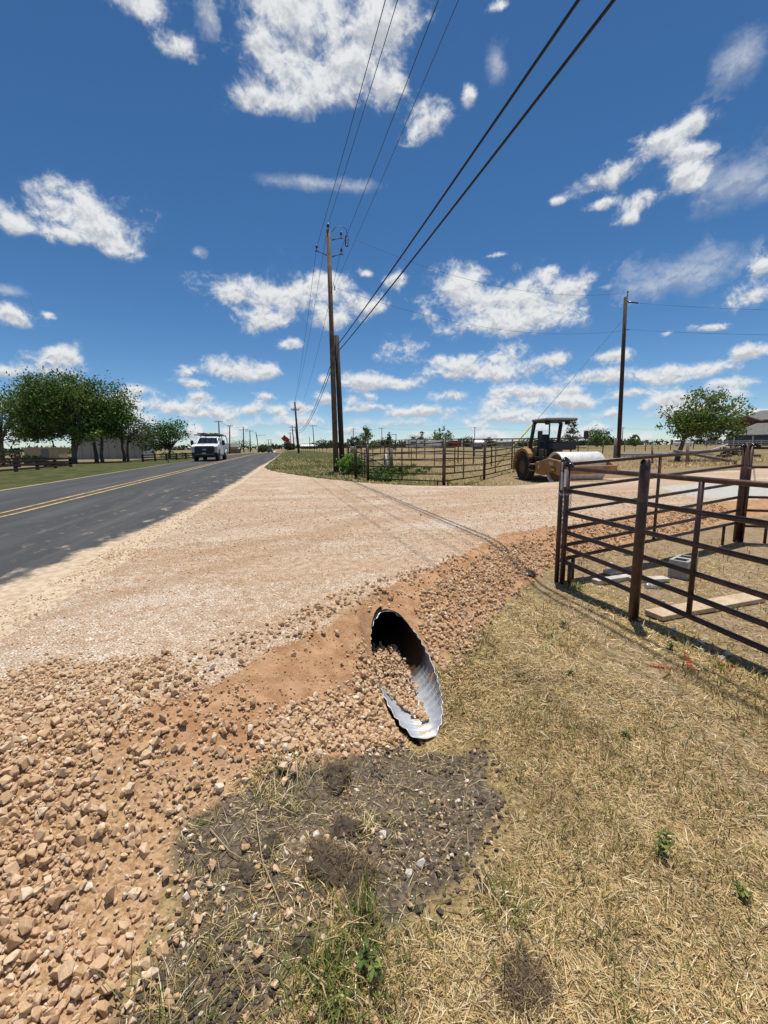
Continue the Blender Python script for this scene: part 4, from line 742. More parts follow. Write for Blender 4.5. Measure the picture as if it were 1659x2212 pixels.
panel('brown pipe panel at the far right corner, running out of the picture',(7.06,5.60),(9.9,4.2),[1.232,.93,.68,.45,.235,-.02],[1.2,.92,.68,.45,.235,-.02],(.5,),.022,legs=(.1,),group='brown pipe panels of the near pen',brackets=(.01,))
MBp=MB().tube([(0,0,-.1),(0,0,1.58)],.05,14).lathe([(.05,1.58),(.04,1.6),(.0,1.605)],14); o=MBp.build('fence_post',mr,None,True); o.location=(7.03,5.66,gz(7.03,5.66)); tag(o,'tall brown pipe post at the far right corner of the near pen','fence post')
def chain(label,pts,s=.03,loc=None):
    T=thing('chain',label,'chain',pts[0],0,'steel chains on the pen corners')
    P=[Vector(p)-Vector(pts[0]) for p in pts]; D=[0]
    for i in range(1,len(P)): D.append(D[-1]+(P[i]-P[i-1]).length)
    n=int(D[-1]/(s*.78)); mb=None
    lk=MB(); q=[(math.cos(t)*.28*s,0,math.sin(t)*.5*s) for t in np.linspace(0,2*math.pi,11)]; lk.tube(q,.0036,5,cap=False); proto=lk.build('link',mgv,T,True); me=proto.data; bpy.data.objects.remove(proto)
    for k in range(n+1):
        d=min(D[-1]*k/max(n,1),D[-1]-1e-4); i=max(j for j in range(len(D)) if D[j]<=d); i=min(i,len(P)-2); p=P[i].lerp(P[i+1],(d-D[i])/(D[i+1]-D[i])); dr=(P[i+1]-P[i]).normalized()
        o=bpy.data.objects.new('link',me); link(o,T); o.matrix_local=Matrix.Translation(p)@dr.to_track_quat('Z','Y').to_matrix().to_4x4()@Matrix.Rotation(math.pi/2*(k%2),4,'Z')
zc=.80
chain('long chain hanging down between the two corner uprights of the near pen',[(2.968,4.395,zc),(2.965,4.385,.5),(2.972,4.39,.2),(2.968,4.385,0.),(2.97,4.39,-.25)],.034)
chain('short chain wrapped round the corner uprights near the top rail',[(2.925,4.45,zc-.03),(2.93,4.37,zc-.05),(2.99,4.31,zc-.04),(3.04,4.36,zc-.02),(3.05,4.38,zc-.2)],.034)
chain('chain hanging on the tall far corner post',[(7.0,5.57,.92),(7.09,5.56,.9),(7.13,5.55,.7)],.045)
# far corral beside the poles
FZ=[1.19,.93,.69,.44,.2,-.02]
def fz(a,b,hs): return [gz(*a)+h for h in hs],[gz(*b)+h for h in hs]
Hs=[1.52,1.22,.95,.68,.42,.17]
P3,P4,P5,P6=(2.95,18.3),(5.0,14.35),(8.2,18.1),(12.0,21.6)
def fpost(p,h,r,lb,mt=mr,lean=(0,0)):
    o=MB().tube([(0,0,-.1),(lean[0],lean[1],h)],r,10).build('fence_post',mt,None,True); o.location=(p[0],p[1],gz(*p)); tag(o,lb,'fence post'); return o
def fpan(a,b,lb,hs=Hs,st=(.5,),legs=(),r=.026,**k):
    za,zb=fz(a,b,hs); return panel(lb,a,b,za,zb,st,r,legs=legs,group='brown pipe panels of the far corral',**k)
fpan(P3,P4,'long front panel of the far corral, facing the driveway',st=(.5,),legs=(.93,))
fpan(P4,P5,'angled panel of the far corral right of its front corner',st=(.42,),legs=(.08,.9))
fpan(P5,P6,'panel of the far corral ending beside the roller',st=(.25,.75),legs=())
fpan((2.75,20.4),P3,'short end panel of the far corral beside the bush',st=(.5,))
fpan((4.9,23.1),(8.0,21.3),'round cornered gate leaf across the inside of the far corral',[1.28,.95,.6,.25],(.35,.7),r=.024)
fpan((4.6,22.9),(3.15,20.5),'sagging inner gate leaf left of the white post',[1.3,1.0,.7,.3],(.6,),r=.024)
for p,h,r,lb in ((P3,1.62,.062,'thick brown post at the left front corner of the far corral'),((2.72,20.6),1.5,.065,'brown post behind the left front corner of the far corral'),((3.15,27.2),1.75,.065,'leftmost rear brown post of the far corral beside the bush'),(P4,1.62,.06,'brown post at the front corner of the far corral facing the driveway'),(P5,1.66,.06,'brown post between the angled panel and the roller')): fpost(p,h,r,lb)
d=MB().tube([(3.15,27.0,gz(3.15,27)+1.25),(4.75,21.6,gz(4.75,21.6)+.2)],.035,8); o=d.build('brace_rail',mr,None,True,off=(3.15,27,gz(3.15,27))); o.location=(3.15,27,gz(3.15,27)); tag(o,'diagonal brown brace rail across the left end of the far corral','rail')
mwp=mat('white_paint_old',(.68,.67,.63),.85,col2=(.2,.18,.15),c2scale=14,c2lo=.55,c2hi=.65)
fpost((4.75,22.9),1.0,.065,'old white painted post behind the far corral front panel',mwp,(-.1,0)); fpost((5.0,22.95),1.25,.085,'grey weathered wooden post beside the white painted one',mat('grey_wood',(.16,.14,.125),.9,bump=.4,bscale=30))
# back pipe fence
BK=[(8.9,62.),(9.6,50.),(9.85,43.4),(9.9,38.),(9.95,33.2),(10.4,30.1),(10.75,28.),(11.1,26.2),(11.5,24.4),(12.0,22.8),(14.6,19.9)]
T=thing('pipe_fence','long dark pipe fence with one top rail behind the far corral','fence',(BK[0][0],BK[0][1],gz(*BK[0]))); of=T.location
MB().tube([(x,y,gz(x,y)+1.62) for x,y in BK],.036,8).build('rail',mr,T,True,off=of); MB().tube([(x,y,gz(x,y)+1.12) for x,y in BK[2:]],.022,6).build('rail',mr,T,True,off=of); MB().tube([(x,y,gz(x,y)+.62) for x,y in BK[4:]],.022,6).build('rail',mr,T,True,off=of)
for i in range(len(BK)-1):
    for f in ((0,.33,.66) if i<2 else (0,.5) if i<4 else (0,)):
        x=BK[i][0]*(1-f)+BK[i+1][0]*f;y=BK[i][1]*(1-f)+BK[i+1][1]*f; MB().tube([(x,y,gz(x,y)-.1),(x,y,gz(x,y)+1.62)],.04,8).build('post',mr,T,True,off=of)
T=thing('pipe_fence','dark pipe fence crossing the pasture far behind the pole pair','fence',(8.9,62,gz(8.9,62)))
pp=[(8.9,62),(4,75),(0.5,92)]; of=T.location
for h in (1.5,.9): MB().tube([(x,y,gz(x,y)+h) for x,y in pp],.03,6).build('rail',mr,T,True,off=of)
for k in range(20):
    f=k/19*2; i=min(int(f),1); f-=i; x=pp[i][0]*(1-f)+pp[i+1][0]*f;y=pp[i][1]*(1-f)+pp[i+1][1]*f; MB().tube([(x,y,gz(x,y)-.1),(x,y,gz(x,y)+1.5)],.035,6).build('post',mr,T,True,off=of)
T=thing('yellow_gate','small yellow pipe gate in the pasture behind the back fence','gate',(15.3,31.5,gz(15.3,31.5)),rad(-50)); my2=mat('faded_yellow',(.36,.29,.10),.7)
for z in (.35,.65,.95,1.3): MB().tube([(0,0,z),(2.4,0,z)],.022,6).build('rail',my2,T)
for x in (0,.75,1.6,2.4): MB().tube([(x,0,.3),(x,0,1.33)],.022,6).build('stay',my2,T)
T=thing('field_sign','small dark box sign on a post in the pasture','sign',(16.9,38.9,gz(16.9,38.9)),rad(-25)); MB().bbox((0,0,.95),(.95,.3,.55),.04).build('box',mat('dark_box',(.05,.06,.075),.5),T); MB().tube([(-.3,.1,0),(-.3,.1,.8)],.05,6).build('leg',mw,T)
MB().box((0,-.157,1.0),(.7,.008,.16)).build('stripe',mat('grey_stripe',(.3,.32,.34),.5),T)
T=thing('metal_frame','tall black metal gate frame standing in the pasture','frame',(17.6,84.,gz(17.6,84)),rad(-12)); MB().tube([(0,0,0),(0,0,3.05)],.07,6).build('upright',mblk,T); MB().tube([(1.62,0,0),(1.62,0,3.2)],.07,6).build('upright',mblk,T); MB().tube([(0,0,3.0),(1.62,0,3.15)],.06,6).build('crossbar',mblk,T)
T=thing('delineator','orange and white striped marker panel leaning by the corral post','marker panel',(3.42,27.2,gz(3.42,27.2)),rad(10)); mo=mat('safety_orange',(.62,.09,.02),.5)
for i in range(6): MB().bbox((0,0,.16+i*.2),(.28,.035,.196),.006,rx=rad(-4)).build('stripe',mo if i%2==0 else mlab,T)
MB().box((0,.06,.5),(.06,.05,1.0)).build('backing_post',mst,T)
# white rail and wire fence on the right with wooden posts
T=thing('wire_fence','wire mesh field fence on thin posts across the right of the field','fence',(21.5,33.,gz(21.5,33))); of=T.location
WP=[(18.,31.),(24.5,35.5),(31,39.6),(36,42.5),(41,45.),(48,48.5),(54,50.8),(62,54)]
dense=[]
for i in range(len(WP)-1):
    for f in np.arange(0,1,.5): dense.append((WP[i][0]*(1-f)+WP[i+1][0]*f,WP[i][1]*(1-f)+WP[i+1][1]*f))
for k,(x,y) in enumerate(dense): MB().tube([(x,y,gz(x,y)-.1),(x+.02,y,gz(x,y)+1.35)],.05 if k%2==0 else .02,6).build('post',mw if k%2==0 else mst,T,True,off=of)
ms=MB()
for h in (.3,.55,.8,1.05,1.3): ms.tube([(x,y,gz(x,y)+h) for x,y in dense],.007,4)
for i in range(len(dense)-1):
    for f in np.arange(0,1,.12):
        x=dense[i][0]*(1-f)+dense[i+1][0]*f;y=dense[i][1]*(1-f)+dense[i+1][1]*f; ms.tube([(x,y,gz(x,y)+.2),(x,y,gz(x,y)+1.3)],.004,3,cap=False)
ms.build('wire_mesh',mal,T,off=of)['kind']='stuff'
mgw=mat('weathered_post',(.19,.155,.125),.95,var=.35,bump=.6,bscale=25)
for p,h,r,lb,ln in (((21.9,26.7),1.5,.11,'stout weathered wooden post against the foot of the lone field pole',(-.03,0)),((19.6,20.9),1.15,.055,'thin leaning wooden post left of the mesquite tree',(-.14,0)),((21.4,20.4),1.1,.09,'stubby weathered post beside the mesquite trunk',(-.1,0))):
    fpost(p,h,r,lb,mgw,ln)
o=MB().tube([(23.9,19.7,gz(23.9,19.7)+.12),(21.6,21.6,gz(21.6,21.6)+.75)],[.1,.075],8).build('fallen_post',mgw,None,True,off=(23.9,19.7,gz(23.9,19.7))); o.location=(23.9,19.7,gz(23.9,19.7)); tag(o,'fallen wooden brace post lying at a slant right of the mesquite tree','fence post')
# left ranch rail fences
mbr=mat('dark_brown_board',(.04,.026,.02),.8,var=.3)
def ranch(pts,lb,h=.95,nr=3,grp='low dark brown ranch fences'):
    T=thing('ranch_fence',lb,'fence',(pts[0][0],pts[0][1],gz(*pts[0])),0,grp); of=T.location
    for i,(x,y) in enumerate(pts): MB().box((x,y,gz(x,y)+h/2-.05),(.2,.2,h+.1)).build('post',mbr,T,off=of)
    for i in range(len(pts)-1):
        a=pts[i];b=pts[i+1]; rz=math.atan2(b[1]-a[1],b[0]-a[0]); Lx=math.hypot(b[0]-a[0],b[1]-a[1]); z=(gz(*a)+gz(*b))/2
        for k in range(nr): MB().box(((a[0]+b[0])/2+.12*math.sin(rz),(a[1]+b[1])/2-.12*math.cos(rz),z+h*(.2+.33*k)),(Lx,.045,.15),rz=rz).build('board',mbr,T,off=of)
ranch([(-21.6,30.5),(-21.6,33.3),(-21.7,36.2),(-21.75,39.),(-21.8,42.),(-21.9,45.),(-22,48.)],'near dark brown board fence along the left lawn')
ranch([(-22,48.),(-24.5,48.6),(-27,49.),(-30,49.4)],'dark brown board fence turning away from the lawn at the left')
ranch([(-19.6,61.),(-19.0,64.),(-18.4,67.),(-17.8,70.),(-17.2,73.),(-16.8,76.),(-16.5,79)],'dark brown board fence below the round tree left of the truck',1.0)
o=MB().box((0,0,.55),(.07,.03,1.1)).build('marker_stake',mat('brown_stake',(.2,.12,.05),.8)); o.location=(-12.9,47.5,gz(-12.9,47.5)); tag(o,'slim brown marker stake at the edge of the lawn left of the truck','stake')
# ------------------------------------------------------------------ debris in the pen
mcb=mat('concrete_block',(.36,.345,.32),.95,var=.15,scale=20,bump=.5,bscale=90)
T=thing('cinder_block','grey two core concrete block standing on end in the near pen','concrete block',(4.62,4.33,gz(4.62,4.33)),rad(-62))
bl=MB(); w,l,h=.2,.2,.4
T.rotation_euler=(0,0,rad(28))
# standing, cores opening upwards: two square cores in plan .39 x .19
def hollow(bm_,cx,l,w,h,t):
    for sx,sy,dx,dy in ((0,-w/2+t/2,l,t),(0,w/2-t/2,l,t),(-l/2+t/2,0,t,w-2*t),(l/2-t/2,0,t,w-2*t)): bm_.box((cx+sx,sy,h/2),(dx-.001,dy-.001,h))
hollow(bl,-.098,.2,.2,.22,.033); hollow(bl,.098,.19,.2,.22,.033); bl.build('block',mcb,T)
mwood=None
def plank_mat():
    m,t,b=newmat('pine_plank'); tc=nn(t,'ShaderNodeTexCoord').outputs['Object']; mp=nn(t,'ShaderNodeMapping'); mp.inputs['Scale'].default_value=(1.2,9,9); t.links.new(tc,mp.inputs[0]); n=noise(t,mp.outputs[0],2.2,3,.5,dist=1.2); wv=mth(t,'FRACT',mth(t,'MULTIPLY',n,9.))
    c=mixc(t,ramp(t,wv,.2,.9),(.52,.40,.26),(.36,.255,.155)); c=mixc(t,ramp(t,noise(t,tc,5,4),.5,.7,0,.5),c,(.6,.5,.37)); t.links.new(c,b.inputs['Base Color']); b.inputs['Roughness'].default_value=.8; return m
mpl=plank_mat()
def plank(x,y,L,w,t,rz,lb,m=None,z=.0,ry=0):
    o=MB().bbox((0,0,t/2),(L,w,t),.004).build('plank',m or mpl); o.location=(x,y,gz(x,y)+z+.008); o.rotation_euler=(0,ry,rz); tag(o,lb,'plank','loose planks in the near pen')
plank(3.92,3.37,1.42,.19,.045,math.atan2(.18,1.38),'long new pine plank lying by itself right of the thick front post')
mgpl=mat('grey_plank',(.46,.42,.36),.85,var=.2,scale=14)
plank(3.66,4.32,.62,.1,.05,rad(8),'pale weathered plank nearest the pen corner',mgpl); plank(4.02,4.2,.44,.12,.04,rad(-6),'short weathered plank end behind the thick post',mgpl); plank(3.86,4.56,.3,.12,.04,rad(12),'small pale offcut lying on the shadow behind the planks',mgpl,.015)
T=thing('plastic_bottle','crushed clear plastic bottle lying beside the planks','bottle',(3.9,4.0,gz(3.9,4.0)+.03),rad(-10)); mpb,t,b=newmat('clear_plastic'); b.inputs['Base Color'].default_value=(.8,.85,.85,1); b.inputs['Transmission Weight'].default_value=.75; b.inputs['Roughness'].default_value=.12
MB().lathe([(.02,-.1),(.03,-.09),(.031,-.04),(.024,-.01),(.031,.02),(.03,.06),(.013,.09),(.012,.105)],14,Matrix.Rotation(math.pi/2,4,'Y')).build('bottle_body',mpb,T,True); MB().lathe([(.014,.1),(.014,.118)],10,Matrix.Rotation(math.pi/2,4,'Y')).build('cap',mlab,T)
mwst=mat('white_stone',(.62,.57,.47),.9,var=.2,scale=20,bump=.5,bscale=80)
for i,(x,y,s,lb) in enumerate([(3.163,3.0,.06,'white stone below the pine plank'),(3.168,2.75,.1,'largest pale stone between the fence and the paint mark'),(3.05,2.63,.06,'white stone left of the pair under the near panel'),(3.19,2.53,.09,'right one of the two flat white stones under the near panel'),(3.08,2.49,.08,'left one of the two flat white stones under the near panel'),(3.04,3.25,.05,'white pebble at the foot of the thick front post'),(3.64,3.6,.05,'white chip between the post and the pine plank'),(4.7,5.35,.14,'pale rubble behind the concrete block'),(4.1,4.9,.1,'pale rubble pile left of the concrete block'),(2.86,3.46,.05,'white stone left of the thick front post'),(2.78,2.4,.035,'small white chip next to the orange paint'),(3.35,2.3,.05,'white chip at the right edge by the bottom rail'),(.42,1.42,.055,'long white stone at the bottom of the soil hollow'),(.36,1.4,.05,'round white stone at the bottom of the soil hollow'),(.3,1.6,.05,'white stone in the middle of the soil hollow'),(.47,1.6,.035,'small white stone right of the middle of the hollow'),(.22,1.9,.05,'dark rimmed white stone behind the upper sod'),(.72,1.08,.03,'white snail shell shaped stone in the bottom grass')]):
    v,f=BIGR[i%14]; me=raw_mesh('pale_stone',v*np.array([1,.8,.5 if i%2 else .75]),f,mwst); o=link(bpy.data.objects.new('pale_stone',me)); o.scale=(s,)*3; o.location=(x,y,gz(x,y)+s*.18); o.rotation_euler=(rng.normal(0,.2),rng.normal(0,.2),i*1.3); tag(o,lb,'stone','scattered white stones')
# orange survey paint: thin sprayed patches on the ground
def pmat():
    m,t,b=newmat('orange_spray_paint'); g=nn(t,'ShaderNodeNewGeometry').outputs['Position']; t.links.new(mixc(t,noise(t,g,60),(.45,.09,.03),(.55,.15,.06)),b.inputs['Base Color']); b.inputs['Roughness'].default_value=.8
    A=nn(t,'ShaderNodeAttribute'); A.attribute_name='col'; sa=nn(t,'ShaderNodeSeparateColor'); t.links.new(A.outputs['Color'],sa.inputs[0]); t.links.new(ramp(t,mth(t,'ADD',sa.outputs[0],mth(t,'MULTIPLY',mth(t,'SUBTRACT',noise(t,g,70,4,.7),.5),2.4)),.55,.75),b.inputs['Alpha']); return m
mpt=pmat()
def paint(lb,a,b,w):
    n=24; k=7; a=np.array(a);b=np.array(b); d=b-a; nrm=np.array([-d[1],d[0]])/np.hypot(*d); U,Wv=np.meshgrid(np.linspace(0,1,n),np.linspace(-1,1,k),indexing='ij'); U=U.ravel();Wv=Wv.ravel()
    q=a+U[:,None]*d+nrm*(Wv*w)[:,None]; V=np.column_stack([q,ingrid(q[:,0],q[:,1])+.012]); i,j=np.meshgrid(np.arange(n-1),np.arange(k-1),indexing='ij'); c=(i*k+j).ravel(); F=np.stack([c,c+1,c+k+1,c+k],1)
    m=np.clip(1-np.abs(Wv),0,1)**.7*np.clip(4*np.minimum(U,1-U),0,1)*.75; tag(link(bpy.data.objects.new('paint_mark',raw_mesh('paint_mark',V,F,mpt,True,np.stack([m,m,m],1)))),lb,'paint mark','orange survey paint on the grass')
    q=np.column_stack([rng.uniform(0,1,160),rng.normal(0,.35,160)]); pp=a+q[:,:1]*d+nrm*(q[:,1:]*w); return blades(pp,rng.uniform(.012,.04,160),rng.uniform(.002,.004,160),rng.uniform(.3,1.4,160),np.array([(.5,.10,.035)])*rng.uniform(.7,1.2,(160,1)),.5)
g1=paint('upright stroke of orange paint on the grass below the fence',(2.70,2.38),(2.88,2.60),.035); g2=paint('sideways stroke of faint orange paint left of the upright stroke',(2.5,2.545),(2.64,2.445),.022); g3=paint('faint orange paint dash at the right edge below the fence',(2.99,2.42),(3.08,2.38),.016)
tag(blade_obj('painted_grass',[g1,g2,g3]),'grass blades sprayed orange at the survey mark','grass',kind='stuff')
# dry sticks
mstk=mat('dry_stick',(.40,.30,.18),.9)
for i,(pts,lb) in enumerate([(((-.42,1.7),(-.33,1.6),(-.25,1.56),(-.16,1.55)),'bare twig lying from the stones onto the dark soil'),(((-.24,1.75),(-.2,1.55),(-.12,1.38),(-.05,1.33)),'long bent straw stalk on the dark soil at left'),(((.35,1.96),(.45,1.95),(.53,1.9),(.6,1.92)),'curved root on the right of the soil hollow'),(((.42,1.2),(.52,1.13),(.6,1.1)),'thick dry stalk at the lower edge of the hollow'),(((1.1,1.75),(1.16,1.72),(1.2,1.66)),'pale dry stalk in the middle of the dry grass'),(((1.45,.95),(1.55,.97),(1.68,1.02)),'thick dry stalk lying at the lower right edge'),(((4.0,3.62),(4.08,3.7),(4.14,3.72),(4.2,3.8)),'forked dry root above the pine plank')]):
    P=[(x,y,gz(x,y)+.012+.008*math.sin(k*2)) for k,(x,y) in enumerate(pts)]; o=MB().tube(P,[.0022]*(len(P)-1)+[.0013],6).build('dry_stick',mstk,None,True,off=P[0]); o.location=P[0]; tag(o,lb,'stick','dry sticks and stalks')
# ------------------------------------------------------------------ vehicles
mwp2=mat('white_car_paint',(.80,.80,.79),.28,var=.04,spec=.5); mtr=mat('black_trim',(.016,.016,.017),.5); mtyre=mat('tyre_rubber',(.022,.021,.02),.9,var=.3,scale=12,bump=.4,bscale=60); mgls,t_,b_=newmat('dark_glass'); b_.inputs['Base Color'].default_value=(.012,.018,.024,1); b_.inputs['Roughness'].default_value=.06; b_.inputs['Specular IOR Level'].default_value=.7
mchr=mat('chrome',(.6,.61,.63),.2,.9); mlens=mat('lamp_lens',(.62,.64,.66),.12,spec=.7); mrim=mat('steel_rim',(.42,.42,.43),.35,.7); mgrey=mat('grey_body',(.55,.56,.57),.4,var=.08)
def wheel(T,p,R,w,rimr,side,name='wheel'):
    m=Matrix.Translation(p)@Matrix.Rotation(math.pi/2*side,4,'Y'); o=MB().lathe([(rimr,-w/2),(R*.93,-w/2),(R,-w*.32),(R,w*.32),(R*.93,w/2),(rimr,w/2)],28,m,True).build(name,mtyre,T,True)
    MB().lathe([(rimr,w*.35),(rimr*.9,w*.2),(rimr*.35,w*.3),(rimr*.3,w*.42),(.01,w*.42)],20,m).build('rim',mrim,o,True); return o
TX,TY=-7.35,38.2; T=thing('utility_truck','white utility pickup truck with ladder rack driving towards the viewer','truck',(TX,TY,float(prof(TY))+.02),rad(.5))
MB().prism([(-.8,.62),(-.84,1.0),(-.82,1.24),(-.66,1.33),(.1,1.42),(.62,1.44),(.62,.62),(.52,.62),(.47,.86),(.28,1.0),(0,1.03),(-.28,1.0),(-.47,.86),(-.52,.62)],-1.0,1.0).build('hood',mwp2,T,bevel=.035)
MB().prism([(.63,.5),(.63,1.43),(2.36,1.43),(2.36,.5)],-.985,.985).build('cab',mwp2,T,bevel=.03)
g=MB(); bt=[(-.95,.5,1.43),(.95,.5,1.43),(.95,2.36,1.43),(-.95,2.36,1.43)]; tp=[(-.78,1.22,2.0),(.78,1.22,2.0),(.8,2.24,2.0),(-.8,2.24,2.0)]; g.add(bt+tp,[(0,1,2,3),(7,6,5,4),(0,4,5,1),(1,5,6,2),(2,6,7,3),(3,7,4,0)]); g.build('roof',mwp2,T,bevel=.05)
def onq(a,b,c,d,u0,u1,v0,v1,off):
    a,b,c,d=map(Vector,(a,b,c,d)); n=(b-a).cross(d-a).normalized()*off
    f=lambda u,v:tuple((a*(1-u)+b*u)*(1-v)+(d*(1-u)+c*u)*v+n); return [f(u0,v0),f(u1,v0),f(u1,v1),f(u0,v1)]
def pane(name,q,m,par,th=.012):
    v=[Vector(p) for p in q]; n=(v[1]-v[0]).cross(v[3]-v[0]).normalized()*th; MB().add([tuple(p) for p in v]+[tuple(p+n) for p in v],[(3,2,1,0),(4,5,6,7),(0,1,5,4),(1,2,6,5),(2,3,7,6),(3,0,4,7)]).build(name,m,par)
pane('windshield',onq(bt[0],bt[1],tp[1],tp[0],.07,.93,.06,.88,.004),mgls,T)
for a,b,c,d in ((bt[1],bt[2],tp[2],tp[1]),(bt[3],bt[0],tp[0],tp[3])):
    pane('side_window',onq(a,b,c,d,.16,.58,.08,.85,.004),mgls,T) if a is bt[1] else pane('side_window',onq(a,b,c,d,.42,.84,.08,.85,.004),mgls,T)
    pane('side_window',onq(a,b,c,d,.62,.92,.08,.85,.004) if a is bt[1] else onq(a,b,c,d,.08,.38,.08,.85,.004),mgls,T)
G=MB().bbox((0,-.85,.96),(1.5,.1,.5),.04).build('grille',mtr,T)
for z in (.86,1.02,1.12): MB().box((0,-.905,z),(1.36,.02,.035)).build('bar',mat('grille_bar',(.05,.05,.05),.4),G)
MB().box((0,-.86,1.225),(1.4,.05,.03)).build('chrome_strip',mat('dull_red_trim',(.12,.06,.055),.4),T)
em=MB().lathe([(.001,0),(.15,0),(.15,.02),(.135,.028),(.001,.028)],28,Matrix.Translation((0,-.9,.96))@Matrix.Rotation(math.pi/2,4,'X')@Matrix.Diagonal((1,.44,1,1))).build('badge',mchr,T)
MB().lathe([(.001,.0285),(.125,.0285),(.125,.031),(.001,.031)],28,Matrix.Translation((0,-.9,.96))@Matrix.Rotation(math.pi/2,4,'X')@Matrix.Diagonal((1,.4,1,1))).build('oval_field',mat('badge_blue',(.015,.03,.09),.3),em)
letters('Ford',.12,mchr,em,Matrix.Translation((0,-.933,.955))@Matrix.Rotation(math.pi/2,4,'X'))
for s in (-1,1):
    H=MB().bbox((s*.87,-.8,1.03),(.24,.12,.36),.03).build('headlight',mlens,T); MB().box((s*.87,-.865,1.03),(.2,.012,.03)).build('divider',mtr,H); MB().box((s*.87,-.865,.93),(.2,.012,.03)).build('divider',mtr,H); MB().box((s*.87,-.865,1.13),(.2,.012,.03)).build('divider',mtr,H)
    A=MB().bbox((s*1.24,.72,1.52),(.24,.14,.42),.05).build('mirror',mtr,T); MB().tube([(s*.97,.8,1.5),(s*1.14,.74,1.5)],.035,6).tube([(s*.97,.8,1.4),(s*1.14,.74,1.4)],.03,6).build('arm',mtr,A)
    wheel(T,(s*.84,0,.4),.4,.27,.23,s); wheel(T,(s*.84,3.62,.4),.4,.27,.23,s)
    MB().bbox((s*1.0,1.5,.47),(.14,1.5,.06),.02).build('running_board',mtr,T)
    D=MB().bbox((s*.985,1.05,.98),(.03,.8,.86),.02).build('door',mwp2,T); MB().bbox((s*1.01,1.36,1.22),(.03,.16,.04),.01).build('handle',mtr,D); MB().bbox((s*.985,1.9,.98),(.03,.82,.86),.02).build('door',mwp2,T)
Bm=MB().bbox((0,-.9,.63),(1.98,.16,.26),.05).build('bumper',mtr,T); MB().bbox((0,-.8,.42),(1.7,.2,.2),.04).build('air_dam',mtr,T)
Pl=MB().bbox((-.05,-.99,.6),(.31,.015,.16),.004).build('number_plate',mlab,T)
for k in range(6): MB().box((-.155+k*.042,-1.0,.6),(.026,.004,.07)).build('plate_character',mat('plate_ink',(.05,.08,.2),.6),Pl)
MB().bbox((0,3.8,1.02),(2.06,2.8,.66),.02).build('service_body',mgrey,T); MB().bbox((0,1.6,.5),(1.5,5.4,.2),.03).build('chassis',mtr,T)
for s in (-1,1):
    for y0,y1,z0,z1 in ((2.45,3.1,.72,1.5),(3.14,4.1,1.12,1.5),(4.14,5.15,.72,1.5)): MB().bbox((s*1.035,(y0+y1)/2,(z0+z1)/2),(.02,y1-y0-.03,z1-z0-.03),.008).build('locker_door',mgrey,T)
    MB().bbox((s*.9,3.8,1.45),(.28,2.8,.22),.02).build('side_locker',mgrey,T)
    MB().tube([(s*1.05,3.62+.5*math.cos(a),.42+.5*math.sin(a)) for a in np.linspace(0,math.pi,14)],.03,6).build('wheel_arch',mwp2,T)
K=MB()
for s in (-1,1):
    K.tube([(s*.9,2.5,1.55),(s*.88,2.5,2.18)],.035,6).tube([(s*.98,5.0,1.55),(s*.97,4.8,1.95),(s*.86,4.75,2.18)],.035,6).tube([(s*.86,.0,2.16),(s*.86,5.1,2.2)],.04,6)
for y in (.3,1.4,2.5,3.6,4.75): K.tube([(-.9,y,2.18),(.9,y,2.18)],.032,6)
K.build('ladder_rack',mat('rack_black',(.02,.018,.018),.6),T,True)
def ladder(x0,y0,y1,w,z,lb,m):
    t=thing('ladder',lb,'ladder',(TX,TY,float(prof(TY))+.02),rad(.5),'ladders on the truck rack')
    for s in (-.5,.5): MB().box((x0+s*w,(y0+y1)/2,z),(.04,y1-y0,.09)).build('rail',m,t)
    for k in range(int((y1-y0)/.33)): MB().tube([(x0-w/2,y0+.2+k*.33,z),(x0+w/2,y0+.2+k*.33,z)],.018,6).build('rung',m,t)
ladder(-.35,-.3,4.6,.42,2.285,'reddish brown extension ladder on the left of the truck rack',mat('ladder_red',(.10,.04,.035),.6)); ladder(.5,.2,4.7,.4,2.285,'tan ladder lying on the right of the truck rack',mat('ladder_tan',(.30,.20,.10),.6))
def small_car(x,y,rz,lb,paint,kind='suv',scale=1.,cat='car'):
    z=float(prof(y))+.02 if abs(x-float(roadx(y))+5.7)<4 else gz(x,y); t=thing('parked_'+kind if kind!='suv' else 'car',lb,cat,(x,y,z),rz); t.scale=(scale,)*3
    MB().prism([(-2.3,.35),(-2.3,.85),(-2.1,1.0),(-1.1,1.08),(2.25,1.08),(2.3,.5),(2.25,.35)],-.92,.92).build('body',paint,t,bevel=.05)
    g=MB(); b_=[(-.86,-1.15,1.08),(.86,-1.15,1.08),(.86,2.15,1.08),(-.86,2.15,1.08)]; t_=[(-.7,-.35,1.72),(.7,-.35,1.72),(.72,1.9,1.72),(-.72,1.9,1.72)]; g.add(b_+t_,[(0,1,2,3),(7,6,5,4),(0,4,5,1),(1,5,6,2),(2,6,7,3),(3,7,4,0)]); g.build('roof',paint,t,bevel=.05)
    for a,b,c,d in ((b_[0],b_[1],t_[1],t_[0]),(b_[1],b_[2],t_[2],t_[1]),(b_[3],b_[0],t_[0],t_[3])): pane('window',onq(a,b,c,d,.08,.92,.12,.85,.005),mgls,t)
    for s in (-1,1):
        wheel(t,(s*.8,-1.4,.34),.34,.22,.2,s); wheel(t,(s*.8,1.4,.34),.34,.22,.2,s); MB().bbox((s*.68,-2.31,.75),(.34,.04,.16),.02).build('headlight',mlens,t)
    MB().bbox((0,-2.31,.7),(.9,.04,.25),.02).build('grille',mtr,t); return t
small_car(-11.0,187,rad(180),'dark car far ahead where the road meets the horizon',mat('dark_car_paint',(.03,.032,.04),.25),scale=1.1)
small_car(-12.2,215,rad(180),'pale car ahead of the dark car on the far road',mwp2)
